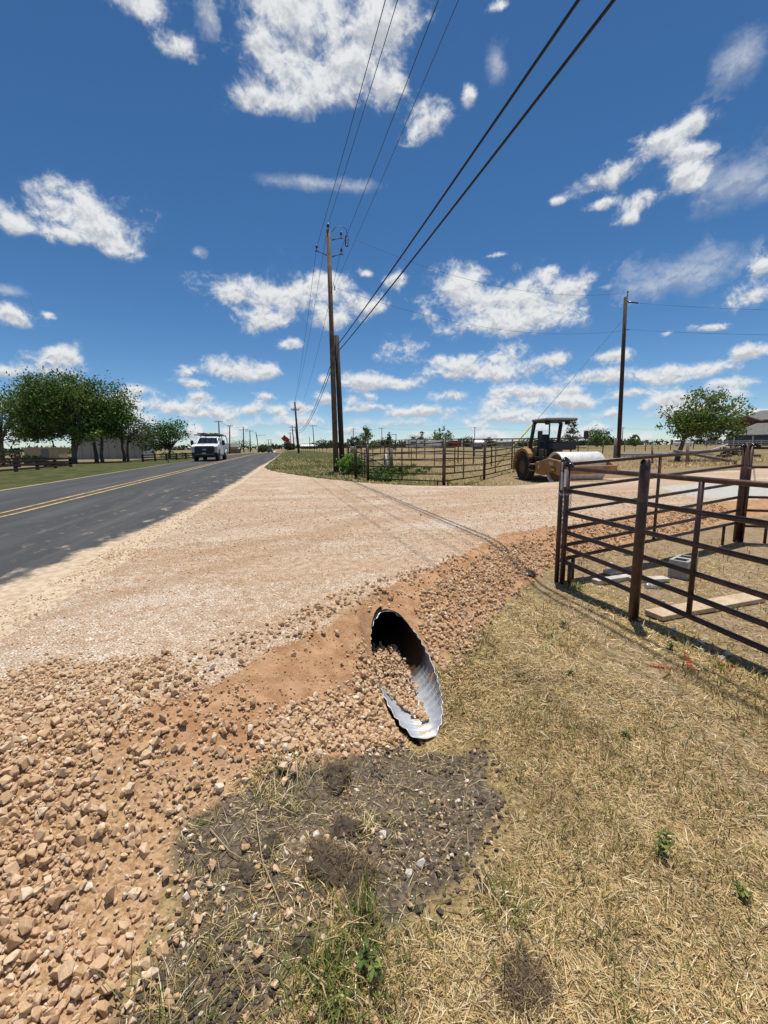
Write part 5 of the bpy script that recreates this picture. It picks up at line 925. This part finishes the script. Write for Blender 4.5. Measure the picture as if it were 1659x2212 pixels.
small_car(104.5,101.5,rad(-48+90),'white pickup like car parked under the trees left of the house',mwp2,scale=1.05)
# ------------------------------------------------------------------ vibratory roller
mye=mat('roller_yellow',(.33,.17,.06),.65,var=.2,scale=4,col2=(.30,.165,.07),c2scale=3,c2lo=.5,c2hi=.72); mdk=mat('roller_dark',(.017,.018,.02),.55); mdr=mat('drum_steel',(.60,.595,.58),.65,.15,var=.14,scale=7,bump=.3,bscale=40,col2=(.36,.33,.29),c2scale=5,c2lo=.55,c2hi=.75); mrd=mat('red_brown_rim',(.13,.055,.03),.7)
RLX,RLY=10.58,17.35; rz=rad(-1); T=thing('road_roller','tan and black single drum road roller parked on bare dirt behind the driveway','road roller',(RLX,RLY,gz(RLX,RLY)-.02),rz); 
dy=-2.4
MB().lathe([(.52,-.82),(.6,-.9),(.615,-.88),(.615,.88),(.6,.9),(.52,.82)],56,Matrix.Translation((0,dy,.6))@Matrix.Rotation(math.pi/2,4,'Y'),True).build('drum',mdr,T,True)
MB().lathe([(.53,-.8),(.53,.8)],40,Matrix.Translation((0,dy,.6))@Matrix.Rotation(math.pi/2,4,'Y')).build('drum_web',mat('drum_inner',(.16,.09,.045),.8),T,True)
for s in (-1,1):
    o=MB().prism([(dy-1.0,.42),(dy-1.0,.72),(dy-.55,.9),(dy+.2,.98),(dy+.85,.86),(dy+.95,.8),(dy+.95,.32),(dy+.55,.3),(dy+.25,.42),(dy-.1,.44),(dy-.45,.36)],s*.93,s*1.03).build('drum_frame',mye,T,bevel=.02)
    if s<0:
        X=Matrix.Translation((s*1.032,dy+.02,.78))@Matrix.Rotation(-math.pi/2,4,'Z')@Matrix.Rotation(math.pi/2,4,'X'); letters('456',.2,mlab,o,X)
        bd=MB().lathe([(.001,0),(.2,0),(.2,.012),(.001,.012)],28,Matrix.Translation((s*1.03,dy-.12,.56))@Matrix.Rotation(-math.pi/2,4,'Y')@Matrix.Diagonal((.5,1,1,1))).build('badge',mtr,o)
        for z in (-.03,.03): MB().bbox((s*1.046,dy-.12,.56+z),(.008,.3,.05),.002).build('badge_band',mat('badge_yellow',(.6,.42,.02),.5),o)
        MB().box((s*1.034,dy+.88,.62),(.006,.05,.14)).build('reflector',mlab,o)
MB().bbox((0,dy-.97,.58),(2.06,.16,.3),.03).build('front_beam',mye,T); MB().bbox((0,dy+1.05,.58),(2.06,.2,.5),.03).build('rear_beam',mye,T)
MB().bbox((0,dy+1.35,.62),(.5,.7,.5),.05).build('articulation',mtr,T)
for k in range(4): MB().tube([(-.75+.12*k,dy+1.9,.95),(-.7+.1*k,dy+1.55,.75+.1*k),(-.6+.12*k,dy+1.1,.9)],.022,6).build('hose',mtr,T,True)
MB().tube([(.45,.55,1.2),(.45,.55,1.62),(.45,.62,1.7)],.04,8).build('exhaust_pipe',mtr,T,True)
# tractor half: rear frame, fenders, hood, deck
MB().bbox((0,.0,.62),(1.0,1.9,.4),.05).build('rear_frame',mye,T)
MB().prism([(-.55,.85),(-.62,1.32),(-.35,1.42),(.35,1.34),(.85,1.16),(1.12,.9),(1.15,.6),(.8,.55)],-.62,.62).build('engine_hood',mye,T,bevel=.06)
MB().bbox((0,1.22,.62),(1.5,.12,.5),.03).build('rear_bumper',mye,T)
for s in (-1,1):
    MB().prism([(-.66,.98),(-.6,1.14),(-.35,1.32),(0,1.38),(.35,1.3),(.62,1.08),(.7,.86),(.62,.86),(.52,1.02),(.28,1.2),(0,1.26),(-.28,1.2),(-.52,1.02),(-.58,.92)],s*.62,s*1.0).build('fender',mye,T,bevel=.015)
    m=Matrix.Translation((s*.78,0,.56))@Matrix.Rotation(math.pi/2*s,4,'Y'); o=MB().lathe([(.3,-.2),(.48,-.21),(.55,-.15),(.56,0),(.55,.15),(.48,.21),(.3,.2)],36,m,True).build('tyre',mtyre,T,True)
    MB().lathe([(.31,.17),(.27,.02),(.13,.03),(.12,.11),(.01,.11)],24,m).build('rim',mrd,o,True)
    tl=MB()
    for k in range(26):
        for q,off in ((-.12,0),(0,.5),(.12,0)): a=2*math.pi*(k+off)/26; tl.box((.56*math.cos(a),.56*math.sin(a),q),(.03,.085,.085),rz=a)
    o2=MB(); o2.v=[tuple(m@Vector(p)) for p in tl.v]; o2.f=tl.f; o2.build('tread_lug',mat('worn_rubber',(.14,.135,.125),.9),o)
MB().bbox((0,-1.0,.98),(1.7,1.0,.1),.02).build('deck',mdk,T); MB().prism([(-.55,1.03),(-.55,1.7),(-.75,1.62),(-1.05,1.03)],-.6,.1).build('console_box',mdk,T,bevel=.03)
MB().bbox((-.3,-.85,1.28),(.5,.5,.14),.05).bbox((-.3,-.6,1.62),(.5,.14,.62),.06,rx=rad(-8)).bbox((-.3,-.85,1.1),(.3,.3,.3),.02).build('seat',mdk,T)
MB().bbox((.1,-1.35,1.45),(1.1,.3,.34),.05).build('dashboard',mdk,T); MB().tube([(-.3,-1.35,1.05),(-.3,-1.25,1.6)],.06,8).tube([(-.3+.2*math.cos(t),-1.2+.2*math.sin(t),1.66) for t in np.linspace(0,6.283,17)],.017,6,cap=False).build('steering_column',mdk,T,True)
MB().bbox((-.72,-1.25,1.16),(.2,.3,.34),.02).build('tool_box',mat('green_box',(.05,.06,.045),.6),T)
for s in (-1,1):
    MB().tube([(s*.66,.0,1.02),(s*.62,-.32,2.42)],.08,8).build('roll_bar_post',mdk,T,True); MB().tube([(s*.74,-1.45,1.05),(s*.74,-1.42,1.62),(s*.74,-.95,1.62),(s*.74,-.9,1.05)],.022,6).build('handrail',mdk,T,True)
    A=MB().tube([(s*.74,-1.45,1.6),(s*1.02,-1.5,1.66),(s*1.02,-1.5,1.75)],.02,6).build('mirror_arm',mdk,T,True); MB().bbox((s*1.02,-1.5,1.88),(.2,.09,.34),.03).build('mirror',mdk,A)
    MB().bbox((s*.45,-1.05,2.38),(.2,.14,.14),.03).build('work_light',mdk,T)
    MB().bbox((s*.9,-.95,.7),(.3,.35,.05),.01).bbox((s*.9,-.95,.45),(.3,.3,.05),.01).build('step',mye,T)
MB().tube([(.1,-.3,1.05),(.1,-.3,2.44)],.03,6).build('roof_strut',mdk,T,True); MB().tube([(-.62,-.32,2.4),(-.5,-.34,2.48),(.5,-.34,2.48),(.62,-.32,2.4)],.075,8).build('roll_bar',mdk,T,True)
MB().bbox((0,-.8,2.52),(1.36,1.3,.09),.035).build('canopy',mat('canopy_grey',(.17,.175,.18),.6),T,bevel=.0); MB().bbox((0,-.8,2.46),(1.3,1.24,.03),.01).build('canopy_lining',mdk,T)
# ------------------------------------------------------------------ trees and bushes
mbark=mat('bark',(.12,.095,.072),.95,var=.4,bump=.8,bscale=18)
CR=Vector((math.cos(PSI),-math.sin(PSI),0)); CF=Vector((math.sin(PSI),math.cos(PSI),0))
GREEN=np.array([(.042,.085,.016),(.08,.145,.028),(.14,.215,.045),(.21,.28,.07)])
def tree(label,x,y,trunks,crowns,leaf,seed,pal_=GREEN,wt=(2,3,3,1.3),group=None,name='tree',cat='tree',spread=.55,trunk_r=.2,branch=True):
    """crowns: (across, deep, up, half width, half depth, half height, clusters, leaves per cluster)"""
    r=np.random.default_rng(seed); T=thing(name,label,cat,(x,y,gz(x,y)),0,group); LV=[];LC=[]; tb=MB()
    tops=[]
    for dx,lx,h,rr in trunks:
        P=[Vector((0,0,-.2))+CR*dx]+[CR*(dx+lx*f*f+r.normal(0,.04))+Vector((0,0,h*f)) for f in (.3,.65,1)]; tb.tube(P,[rr*1.25,rr,rr*.85,rr*.7],9); tops.append((P[-1],rr*.6))
    for cx,cy,cz,rx,ry_,rz_,nc,nl in crowns:
        c0=CR*cx+CF*cy+Vector((0,0,cz))
        for k in range(nc):
            d=r.normal(size=3); d/=np.linalg.norm(d); f=r.random()**.42; p=c0+CR*(d[0]*rx*f)+CF*(d[1]*ry_*f)+Vector((0,0,d[2]*rz_*f))
            if branch and k%4==0:
                tp,tr_=min(tops,key=lambda q:(q[0]-p).length); mid=tp.lerp(p,.5)+Vector((r.normal(0,.15),r.normal(0,.15),.1*(p-tp).length)); tb.tube([tuple(tp-Vector((0,0,.1))),tuple(mid),tuple(p)],[tr_*.7,tr_*.4,.015],5)
            cr=spread*r.uniform(.5,1.15)*min(rx,rz_)*.5; q=np.array(p)+r.normal(size=(nl,3))*cr*np.array([1,1,.7]); tone=r.normal(0,.13); s=leaf*r.uniform(.6,1.25,nl)
            u=r.normal(size=(nl,3)); u/=np.linalg.norm(u,axis=1)[:,None]; v=r.normal(size=(nl,3)); v=np.cross(u,v); v/=np.linalg.norm(v,axis=1)[:,None]; u*=s[:,None]*.5; v*=s[:,None]*.3
            LV.append(np.stack([q-u,q+v,q+u,q-v],1).reshape(-1,3)); k_=r.choice(len(pal_),nl,p=np.array(wt)/sum(wt)); LC.append(np.repeat(pal_[k_]*np.clip(1+tone+r.normal(0,.12,(nl,1)),.4,1.8),4,0))
    if tb.v: tb.build('trunk',mbark,T,True)
    LV=np.concatenate(LV); b=np.arange(len(LV)//4)*4; link(bpy.data.objects.new('crown',raw_mesh('crown',LV,np.stack([b,b+1,b+2,b+3],1),MG,False,np.concatenate(LC))),T); return T
LG='shade trees along the left lawn'
tree('largest broad dark green tree on the left lawn, left trunk',-26.4,58.6,[(0,.2,3.6,.26),(.15,1.0,3.6,.15)],[(-2.3,0,6.9,4.6,4.,3.0,150,56),(-.6,0,8.4,4.,3.5,2.2,110,56),(-5.6,0,5.9,2.4,2.4,2.0,60,36),(-2.5,0,4.2,3.8,3,1.4,80,34),(-1,0,5.5,4.2,3.4,2,90,40),(-4.2,0,3.6,2.2,2,1.1,40,34),(1.2,0,3.4,2.6,2,1.0,34,34)],.29,1,group=LG)
tree('dark two stemmed tree joined to the largest tree, second from the left trunk',-25.3,62.5,[(-.3,-.2,3.4,.22),(.45,.2,3.4,.19)],[(.8,0,7.3,3.9,3.5,3.2,130,56),(2.4,0,5.6,2.8,2.6,2.4,60,38),(0,0,4.2,3.2,2.6,1.6,70,34),(1.,0,5.8,3.6,3,2,70,40)],.29,2,wt=(3,3,2.4,1),group=LG)
DGREY=np.array([(.035,.05,.02),(.06,.08,.035),(.10,.12,.06),(.15,.155,.09)])
tree('thin greyish half bare tree right of the two big left trees',-23.5,66.3,[(-.2,0,2.8,.2),(.35,.2,2.6,.16)],[(.6,0,4.8,3.,2.6,2.4,64,22),(1.9,0,3.9,1.9,1.6,1.9,30,20),(.8,0,7.0,1.7,1.4,.9,12,10)],.28,3,DGREY,group=LG,spread=.6)
tree('round low tree behind the board fence left of the truck',-20.2,74.,[(.4,.1,1.6,.22)],[(-.9,0,3.9,2.9,2.6,1.9,70,30),(1.6,0,4.2,2.3,2.,2.0,50,28),(-2.6,0,2.4,2.0,2.,1.6,34,28)],.3,4,wt=(2.5,3,2,.6),group=LG)
tree('pale green tree cut by the left edge of the picture',-41.6,72.,[(0,0,3.0,.26)],[(0,0,6.4,3.6,3.4,3.4,70,28),(2.2,0,4.2,2.0,2,1.6,24,24)],.36,5,DGREY,group=LG)
MZ=np.array([(.06,.105,.02),(.105,.17,.032),(.17,.24,.05),(.25,.31,.09)])
tree('bright green leaning mesquite tree in front of the house on the right',23.5,23.2,[(0,.45,1.55,.14)],[(1.5,0,2.55,2.1,1.7,.95,110,34),(.2,0,2.2,1.3,1.2,.8,40,30),(1.5,0,3.75,1.35,1.2,.8,46,22),(3.3,0,3.0,1.0,1.,.8,26,18),(-.35,0,2.9,.7,.7,.7,14,14),(3.0,0,2.0,1.1,1.,.6,30,26)],.17,6,MZ,wt=(1.6,3,3,1.5))
BU=np.array([(.07,.16,.02),(.11,.23,.03),(.17,.30,.05),(.22,.33,.08)])
tree('bright green leafy bush at the foot of the pole pair','x' and 2.55,22.3,[(0,0,.3,.03),(.4,.2,.4,.03)],[(.15,0,.55,.62,.6,.55,70,40),(.55,0,.35,.5,.5,.4,34,36)],.1,7,BU,name='bush',cat='bush',branch=False)
tree('low green weeds inside the far corral behind its front panel',3.6,18.6,[],[(0,0,.2,.7,.5,.28,26,30)],.12,17,BU*np.array([.7,.7,.8]),name='bush',cat='bush',branch=False)
tree('low green weeds on the rear side of the far corral',5.2,21.0,[],[(0,0,.2,1.5,.6,.28,40,30)],.12,18,BU*np.array([.6,.6,.7]),name='bush',cat='bush',branch=False)
HG=np.array([(.10,.12,.05),(.14,.16,.08),(.19,.20,.11),(.24,.24,.15)])
for i,(x,y,w,h,lb,p_) in enumerate([(-36.2,58.5,2.1,1.5,'pale clipped bush behind the left ranch fence, leftmost',HG),(-32.8,57.6,2.4,1.55,'pale clipped bush behind the left ranch fence, middle one',HG),(-28.6,54.8,1.0,1.0,'small dark bush at the end of the left ranch fence',GREEN),(-19.3,78.,3.6,1.15,'clipped hedge behind the far ranch fence',GREEN*1.5),(-16.,84.,2.2,1.4,'dark bush at the back of the lawn left of the truck',GREEN),(-58,116,3.,2.6,'round dark shrub in the far left field',GREEN),(-51,112,2.3,2.2,'second dark shrub in the far left field',GREEN),(-44.5,106,2.6,2.5,'third dark shrub in the far left field, by the tan wall',GREEN)]):
    tree(lb,x,y,[],[(0,0,h*.5,w,1.3,h*.55,46,30)],.22,30+i,p_,name='bush',cat='bush',branch=False,group='bushes on the left')
def ft(x,y,w,h,lb,seed,p_=GREEN,n=46,kind='round',leaf=.5):
    b=gz(x,y)*0; cr=[(0,0,h*.56,w*.5,w*.5,h*.44,n,18),(w*.12,0,h*.34,w*.5,w*.45,h*.28,n//2,18)]
    if kind=='cone': cr=[(0,0,h*.22,w*.5,w*.5,h*.2,n//2,18),(-.05*w,0,h*.5,w*.26,w*.3,h*.2,n//2,16),(.0,0,h*.78,w*.14,w*.2,h*.2,n//3,14)]
    if kind=='spiky': cr=[(0,0,h*.4,w*.5,w*.5,h*.34,n,18)]+[(dx*w,0,h*hh,w*.09,w*.1,h*.14,5,12) for dx,hh in ((-.22,.72),(-.05,.84),(.1,.9),(.25,.74),(.36,.62),(0,.7))]
    tree(lb,x,y,[(0,0,h*.35,.12*h/4)],cr,leaf,seed,p_,group='distant trees',spread=.6,branch=False)
D2=np.array([(.03,.045,.018),(.045,.062,.025),(.06,.08,.035),(.085,.10,.05)])
for a in [(19.,118,6.6,6.6,'conical tree behind the left end of the far corral',61,GREEN,60,'cone'),(16.,121,5,3.4,'low dark tree at the foot of the conical tree',62,D2),(33.5,170,5.2,4.2,'dark round tree left of the black metal frame',63,D2),(21.3,100,2.6,4.0,'spindly tree seen through the black metal frame',64,GREEN,40,'cone'),(42.,150,9,4.2,'dark trees behind the white trailer',65,D2),(46.,157,5.5,6.7,'slim pale tree rising behind the trailers',66,DGREY,26,'cone'),(48.,141,8.7,7.0,'large spiky green tree behind the red trailer',67,GREEN,90,'spiky'),(72.,178,7.6,4.8,'round dark tree right of the red trailer',68,D2),(87.,188,6,4.6,'small dark tree in front of the white roofed house',69,D2),(100.,175,10,4.4,'dark tree cut by the roller canopy',70,D2),(67.,97.,5.6,7.2,'thin grey green tree behind the roller seat',71,DGREY,40,'cone'),(86.,112.5,6.9,5.6,'full dark green tree between roller and lone pole',72,GREEN,80),(104.,119.,4.6,3.6,'small tree right of the lone pole',73,GREEN,40,'spiky'),(-23.7,205,11,5.6,'dark round tree on the left roadside beyond the truck',74,D2),(-19.2,290,14,6.8,'dark tree where the road vanishes',75,D2),(-16.5,215,5,3.3,'smaller dark tree beside the left roadside tree',76,D2),(11.,195,7,4.3,'dark tree just left of the pole pair base',77,D2),(16.5,190,8,3.8,'dark tree hidden behind the pole pair',78,D2),(115.,104.,6.,4.4,'dark tree beside the parked white car',79,D2),(-2.,118,3.2,2.,'low bush under the orange road signs',80,D2),(124.,96,7,6.,'dark tree left of the house, over the white car',81,GREEN)]: ft(*a)
# ------------------------------------------------------------------ buildings and trailers
mwl=mat('grey_panel_wall',(.30,.30,.30),.7,var=.08); mtan=mat('tan_block',(.33,.27,.20),.9,var=.15); mrf=mat('shingle_roof',(.155,.15,.14),.9,var=.2,scale=3); mbr2=mat('red_brick',(.16,.06,.045),.9,var=.25); mcr=mat('cream_trim',(.5,.48,.44),.7); mdw=mat('blue_dark_wall',(.06,.07,.1),.7); mred=mat('red_paint',(.22,.02,.02),.6)
T=thing('shed','plain grey panel building behind the left trees','building',(-31,83.5,gz(-31,83.5)),rad(0)); MB().box((0,0,1.95),(10.6,6,3.9)).build('wall',mwl,T); MB().prism([(-3.2,3.9),(0,4.4),(3.2,3.9)],-5.45,5.45).build('roof',mat('grey_metal_roof',(.35,.35,.35),.6),T)
for k in range(9): MB().box((-5.3+k*1.325,-3.02,1.95),(.07,.05,3.86)).build('panel_joint',mat('panel_seam',(.24,.24,.24),.7),T)
T=thing('shed','low tan block shed with a grey door at the far left','building',(-43,86.,gz(-43,86))); MB().box((0,0,.98),(5.2,3.,1.96)).build('wall',mtan,T); MB().box((0,0,2.0),(5.4,3.2,.09)).build('roof',mcr,T); MB().box((.55,-1.52,.9),(1.1,.06,1.7)).build('door',mat('grey_door',(.13,.14,.17),.6),T)
def trailer(x,y,rz,L,h,lb,wins,body=mwp2,stripe=None):
    t=thing('travel_trailer',lb,'trailer',(x,y,gz(x,y)),rz,'trailers parked in the far pasture'); MB().bbox((0,0,.55+h/2),(L,2.4,h),.12).build('body',body,t); MB().bbox((0,0,.58+h),(L*.96,2.5,.12),.03).build('roof',mwp2,t)
    for cx,cz,w,hh,nm in wins: f=MB().bbox((cx,-1.215,cz),(w,.05,hh),.02).build(nm,mgls if nm=='window' else mat('trailer_door',(.06,.065,.08),.5),t); 
    for s in (-.4,.4): wheel(t,(s,-1.05,.36),.36,.22,.2,-1); wheel(t,(s,1.05,.36),.36,.22,.2,1)
    MB().bbox((0,-1.22,.8),(L*.97,.03,.3),.01).build('stripe',stripe or mgrey,t); MB().tube([(L/2,0,.5),(L/2+1,0,.45)],.07,6).build('drawbar',mst,t)
trailer(35.8,128.5,rad(-16),6.3,2.2,'long white travel trailer with dark windows behind the far corral',[(-.9,1.9,1.7,.55,'window'),(1.6,1.9,.8,.5,'window'),(2.5,1.6,.6,1.5,'door')])
trailer(44.2,137,rad(-16),4.6,1.9,'second white trailer between the long trailer and the red one',[(-1.2,1.8,.9,.4,'window'),(.3,1.8,.9,.4,'window')])
T=thing('cargo_trailer','dark red open ended cargo trailer right of the white trailers','trailer',(49,131,gz(49,131)),rad(-18),'trailers parked in the far pasture'); MB().bbox((.6,0,1.5),(3.0,2.2,1.9),.05).build('body',mred,T); MB().bbox((-1.4,0,1.55),(1.1,2.2,1.8),.05).build('front_box',mat('maroon_dark',(.05,.015,.015),.6),T); MB().bbox((2.3,0,1.5),(.35,2.1,1.8),.03).build('end_gate',mwp2,T); MB().bbox((0,0,.5),(4.8,1.9,.12),.02).build('deck',mst,T); wheel(T,(.3,-1.05,.36),.36,.22,.2,-1); wheel(T,(.3,1.05,.36),.36,.22,.2,1)
T=thing('barn','long low barn with a bright white roof far along the road','building',(8.2,292,gz(8.2,292))); MB().box((0,0,.9),(11,6,1.8)).build('wall',mat('barn_dark',(.05,.045,.04),.8),T); MB().prism([(-3.3,1.8),(0,3.0),(3.3,1.8)],-5.7,5.7).build('roof',mat('white_roof',(.78,.78,.76),.5),T)
T=thing('shed','long grey metal shed with a low roof at the right horizon','building',(96.5,188,gz(96.5,188)),rad(-27)); MB().box((0,0,1.2),(9.4,6,2.4)).build('wall',mwl,T); MB().prism([(-3.3,2.4),(0,3.0),(3.3,2.4)],-4.9,4.9).build('roof',mat('green_grey_roof',(.2,.24,.21),.6),T); MB().box((-2.6,-3.03,1.1),(.9,.06,2.)).build('door',mcr,T); MB().box((-.9,-3.03,1.4),(.8,.06,.8)).build('window',mgls,T)
T=thing('house','far house with a white metal roof behind a small dark tree','house',(88,200,gz(88,200)),rad(-25)); MB().box((0,0,1.2),(9,7,2.4)).build('wall',mcr,T); MB().prism([(-4,2.4),(0,3.4),(4,2.4)],-4.8,4.8).build('roof',mat('white_roof',(.78,.78,.76),.5),T); MB().box((-2,-3.53,1.3),(1.2,.06,1)).build('window',mgls,T)
T=thing('house','grey roofed house on the left roadside behind the truck','house',(-29.,190,gz(-29,190)),rad(10)); MB().box((0,0,1.1),(9,6,2.2)).build('wall',mtan,T); MB().prism([(-3.5,2.2),(0,3.7),(3.5,2.2)],-5,5).build('roof',mrf,T); MB().box((1,-3.03,1.2),(1.2,.06,1)).build('window',mgls,T)
T=thing('solid_fence','long dark plank fence beside the left road edge far ahead','fence',(-20.5,136,gz(-20.5,136)),rad(20)); 
for k in range(3): MB().box((k*1.6,0,.6),(1.5,.06,1.2)).build('plank_panel',mat('fence_dark',(.15,.125,.10),.9),T)
for k in range(4): MB().box((k*1.6-.8,0,.65),(.1,.12,1.3)).build('post',mbr,T)
# house on the right: garage wing in front of the two storey block
hx,hy=116.,91.; T=thing('house','large brick house with hipped grey shingle roofs at the right edge','house',(hx,hy,gz(hx,hy)),rad(-46))
def hip(cx,cy,w,d,z0,z1,rid,name='roof',ov=.5):
    w=w/2+ov;d=d/2+ov; V=[(cx-w,cy-d,z0),(cx+w,cy-d,z0),(cx+w,cy+d,z0),(cx-w,cy+d,z0),(cx-rid,cy,z1),(cx+rid,cy,z1)]; o=MB().add(V+[(x,y,z-.22) for x,y,z in V[:4]],[(0,1,5,4),(1,2,5),(2,3,4,5),(3,0,4),(9,8,7,6),(0,6,7,1),(1,7,8,2),(2,8,9,3),(3,9,6,0)]).build(name,mrf,T); return o
MB().box((0,-7,1.2),(13,9,2.4)).build('garage_wall',mdw,T); hip(0,-7,13,9,2.6,5.4,1.2); MB().box((3.5,2,3.1),(17,9,6.2)).build('wall',mbr2,T); r1=hip(3.5,2,17,9,6.4,8.9,3.2); MB().box((4.5,1.8,8.95),(.5,.5,1.)).build('chimney',mbr2,r1)
MB().prism([(-3.2,6.1),(0,7.4),(3.2,6.1)],-3.6,-2.4,Matrix.Translation((-3.1,0,0)),'Y').build('gable',mbr2,T); MB().prism([(-3.5,6.1),(0,7.6),(3.5,6.1),(3.2,6.05),(0,7.35),(-3.2,6.05)],-3.75,-2.3,Matrix.Translation((-3.1,0,0)),'Y').build('gable_trim',mcr,T)
for x in (3.5,7.2,10.): 
    w=MB().box((x,-2.53,5.),(2.,.06,1.5)).build('window',mgls,T); MB().box((x,-2.57,5.),(.08,.05,1.5)).build('mullion',mcr,w); MB().box((x,-2.57,4.2),(2.2,.08,.1)).build('sill',mcr,w)
for x in (-5.5,-2,1.5,5): MB().box((x,-11.55,1.15),(.28,.12,2.3)).build('column',mcr,T)
for x in (-3.7,-.3,3.2): d_=MB().box((x,-11.54,1.05),(2.6,.06,2.0)).build('garage_door',mdw,T); MB().box((x,-11.58,1.05),(2.5,.03,.05)).build('seam',mcr,d_)
T=thing('rail_fence','pale board rail fence in front of the house','fence',(100,80.,gz(100,80)),rad(-46)); 
for k in range(14): MB().box((k*2.-8,0,.65),(.14,.14,1.3)).build('post',mcr,T)
for z in (.35,.75,1.15): MB().box((5,-.09,z),(26,.04,.14)).build('board',mcr,T)
# orange road work signs, stacked on two posts
def sign(x,y,shape,s,z,lb,c,txt=None):
    t=thing('road_sign',lb,'road sign',(x,y,gz(x,y)),rad(-2),'orange and red road work signs'); n=4 if shape=='diamond' else 8; P=[(s*math.sin(2*math.pi*(k+(0 if n==4 else .5))/n),z+s*math.cos(2*math.pi*(k+(0 if n==4 else .5))/n)) for k in range(n)]
    MB().prism(P,-.02,.02,axis='Y').build('sign_face',c,t); MB().tube([(0,.06,0),(0,.06,z+s)],.045,6).build('post',mst,t)
    if txt: letters(txt,s*.62,mlab,t,Matrix.Translation((0,-.03,z))@Matrix.Rotation(math.pi/2,4,'X'))
    else: MB().box((0,-.03,z),(s*.5,.012,s*.5)).build('symbol',mtr,t)
sign(-2.62,100.,'diamond',.78,3.0,'orange diamond road work sign, highest of the cluster',mo); sign(-2.05,101.,'diamond',.62,2.55,'smaller orange diamond sign just right of the highest one',mo); sign(-1.95,99.,'octagon',.55,1.95,'red stop sign below the orange diamonds',mred,'STOP')
# pile of pipes and lumber, tires in the field
mpv=mat('grey_pvc',(.17,.185,.2),.6)
T=thing('pipe_pile','pile of long grey pipes lying in the dry field behind the leaning post','pile',(26.9,30.2,gz(26.9,30.2)),rad(-22))
for k in range(7): MB().tube([(-1.6+.3*(k%3),k*.28-.9,.1+.1*(k%2)),(1.6+.3*(k%2),k*.3-.9,.11+.1*(k%2))],.06,8).build('pipe',mpv,T)
T=thing('lumber_pile','low stack of weathered boards and sheets right of the mesquite trunk','pile',(31.5,30.5,gz(31.5,30.5)),rad(-30))
for k in range(4): MB().box((.2*k,0,.08+k*.09),(4.-.5*k,1.2,.06),rz=.1*k).build('board',mgpl,T)
for k,(x,y,lb) in enumerate([(29.4,25.2,'dark tyre lying in the grass left of its twin'),(30.9,24.4,'dark tyre lying in the grass nearest the far corner post')]):
    o=MB().lathe([(.25,.0),(.42,.0),(.46,.1),(.42,.2),(.25,.2)],20,None,True).build('old_tyre',mtyre,None,True); o.location=(x,y,gz(x,y)+.01); tag(o,lb,'tyre','old tyres in the field')
tree('rounded dark brush heap in the field by the far corner post',32.6,27.,[],[(0,0,.35,1.2,.8,.4,40,24)],.16,90,np.array([(.05,.05,.03),(.09,.08,.045),(.12,.10,.06),(.07,.07,.04)]),name='brush_heap',cat='brush',branch=False)
o=MB().tube([(30.4,27.5,gz(30.4,27.5)+.35),(32.,27.2,gz(32,27.2)+.9)],.04,6).build('white_pipe',mlab,None,True,off=(30.4,27.5,gz(30.4,27.5))); o.location=(30.4,27.5,gz(30.4,27.5)); tag(o,'white pipe sticking up out of the brush heap','pipe')
T=thing('flat_trailer','low white flatbed trailer in the field behind the roller','trailer',(66,97*.62+38,gz(66,98)),rad(-32)); MB().bbox((0,0,.95),(3.6,2,.12),.02).build('bed',mwp2,T); MB().bbox((0,0,.8),(3.4,1.6,.2),.02).build('frame',mrd,T); wheel(T,(.2,-.95,.36),.36,.2,.2,-1); wheel(T,(.2,.95,.36),.36,.2,.2,1)
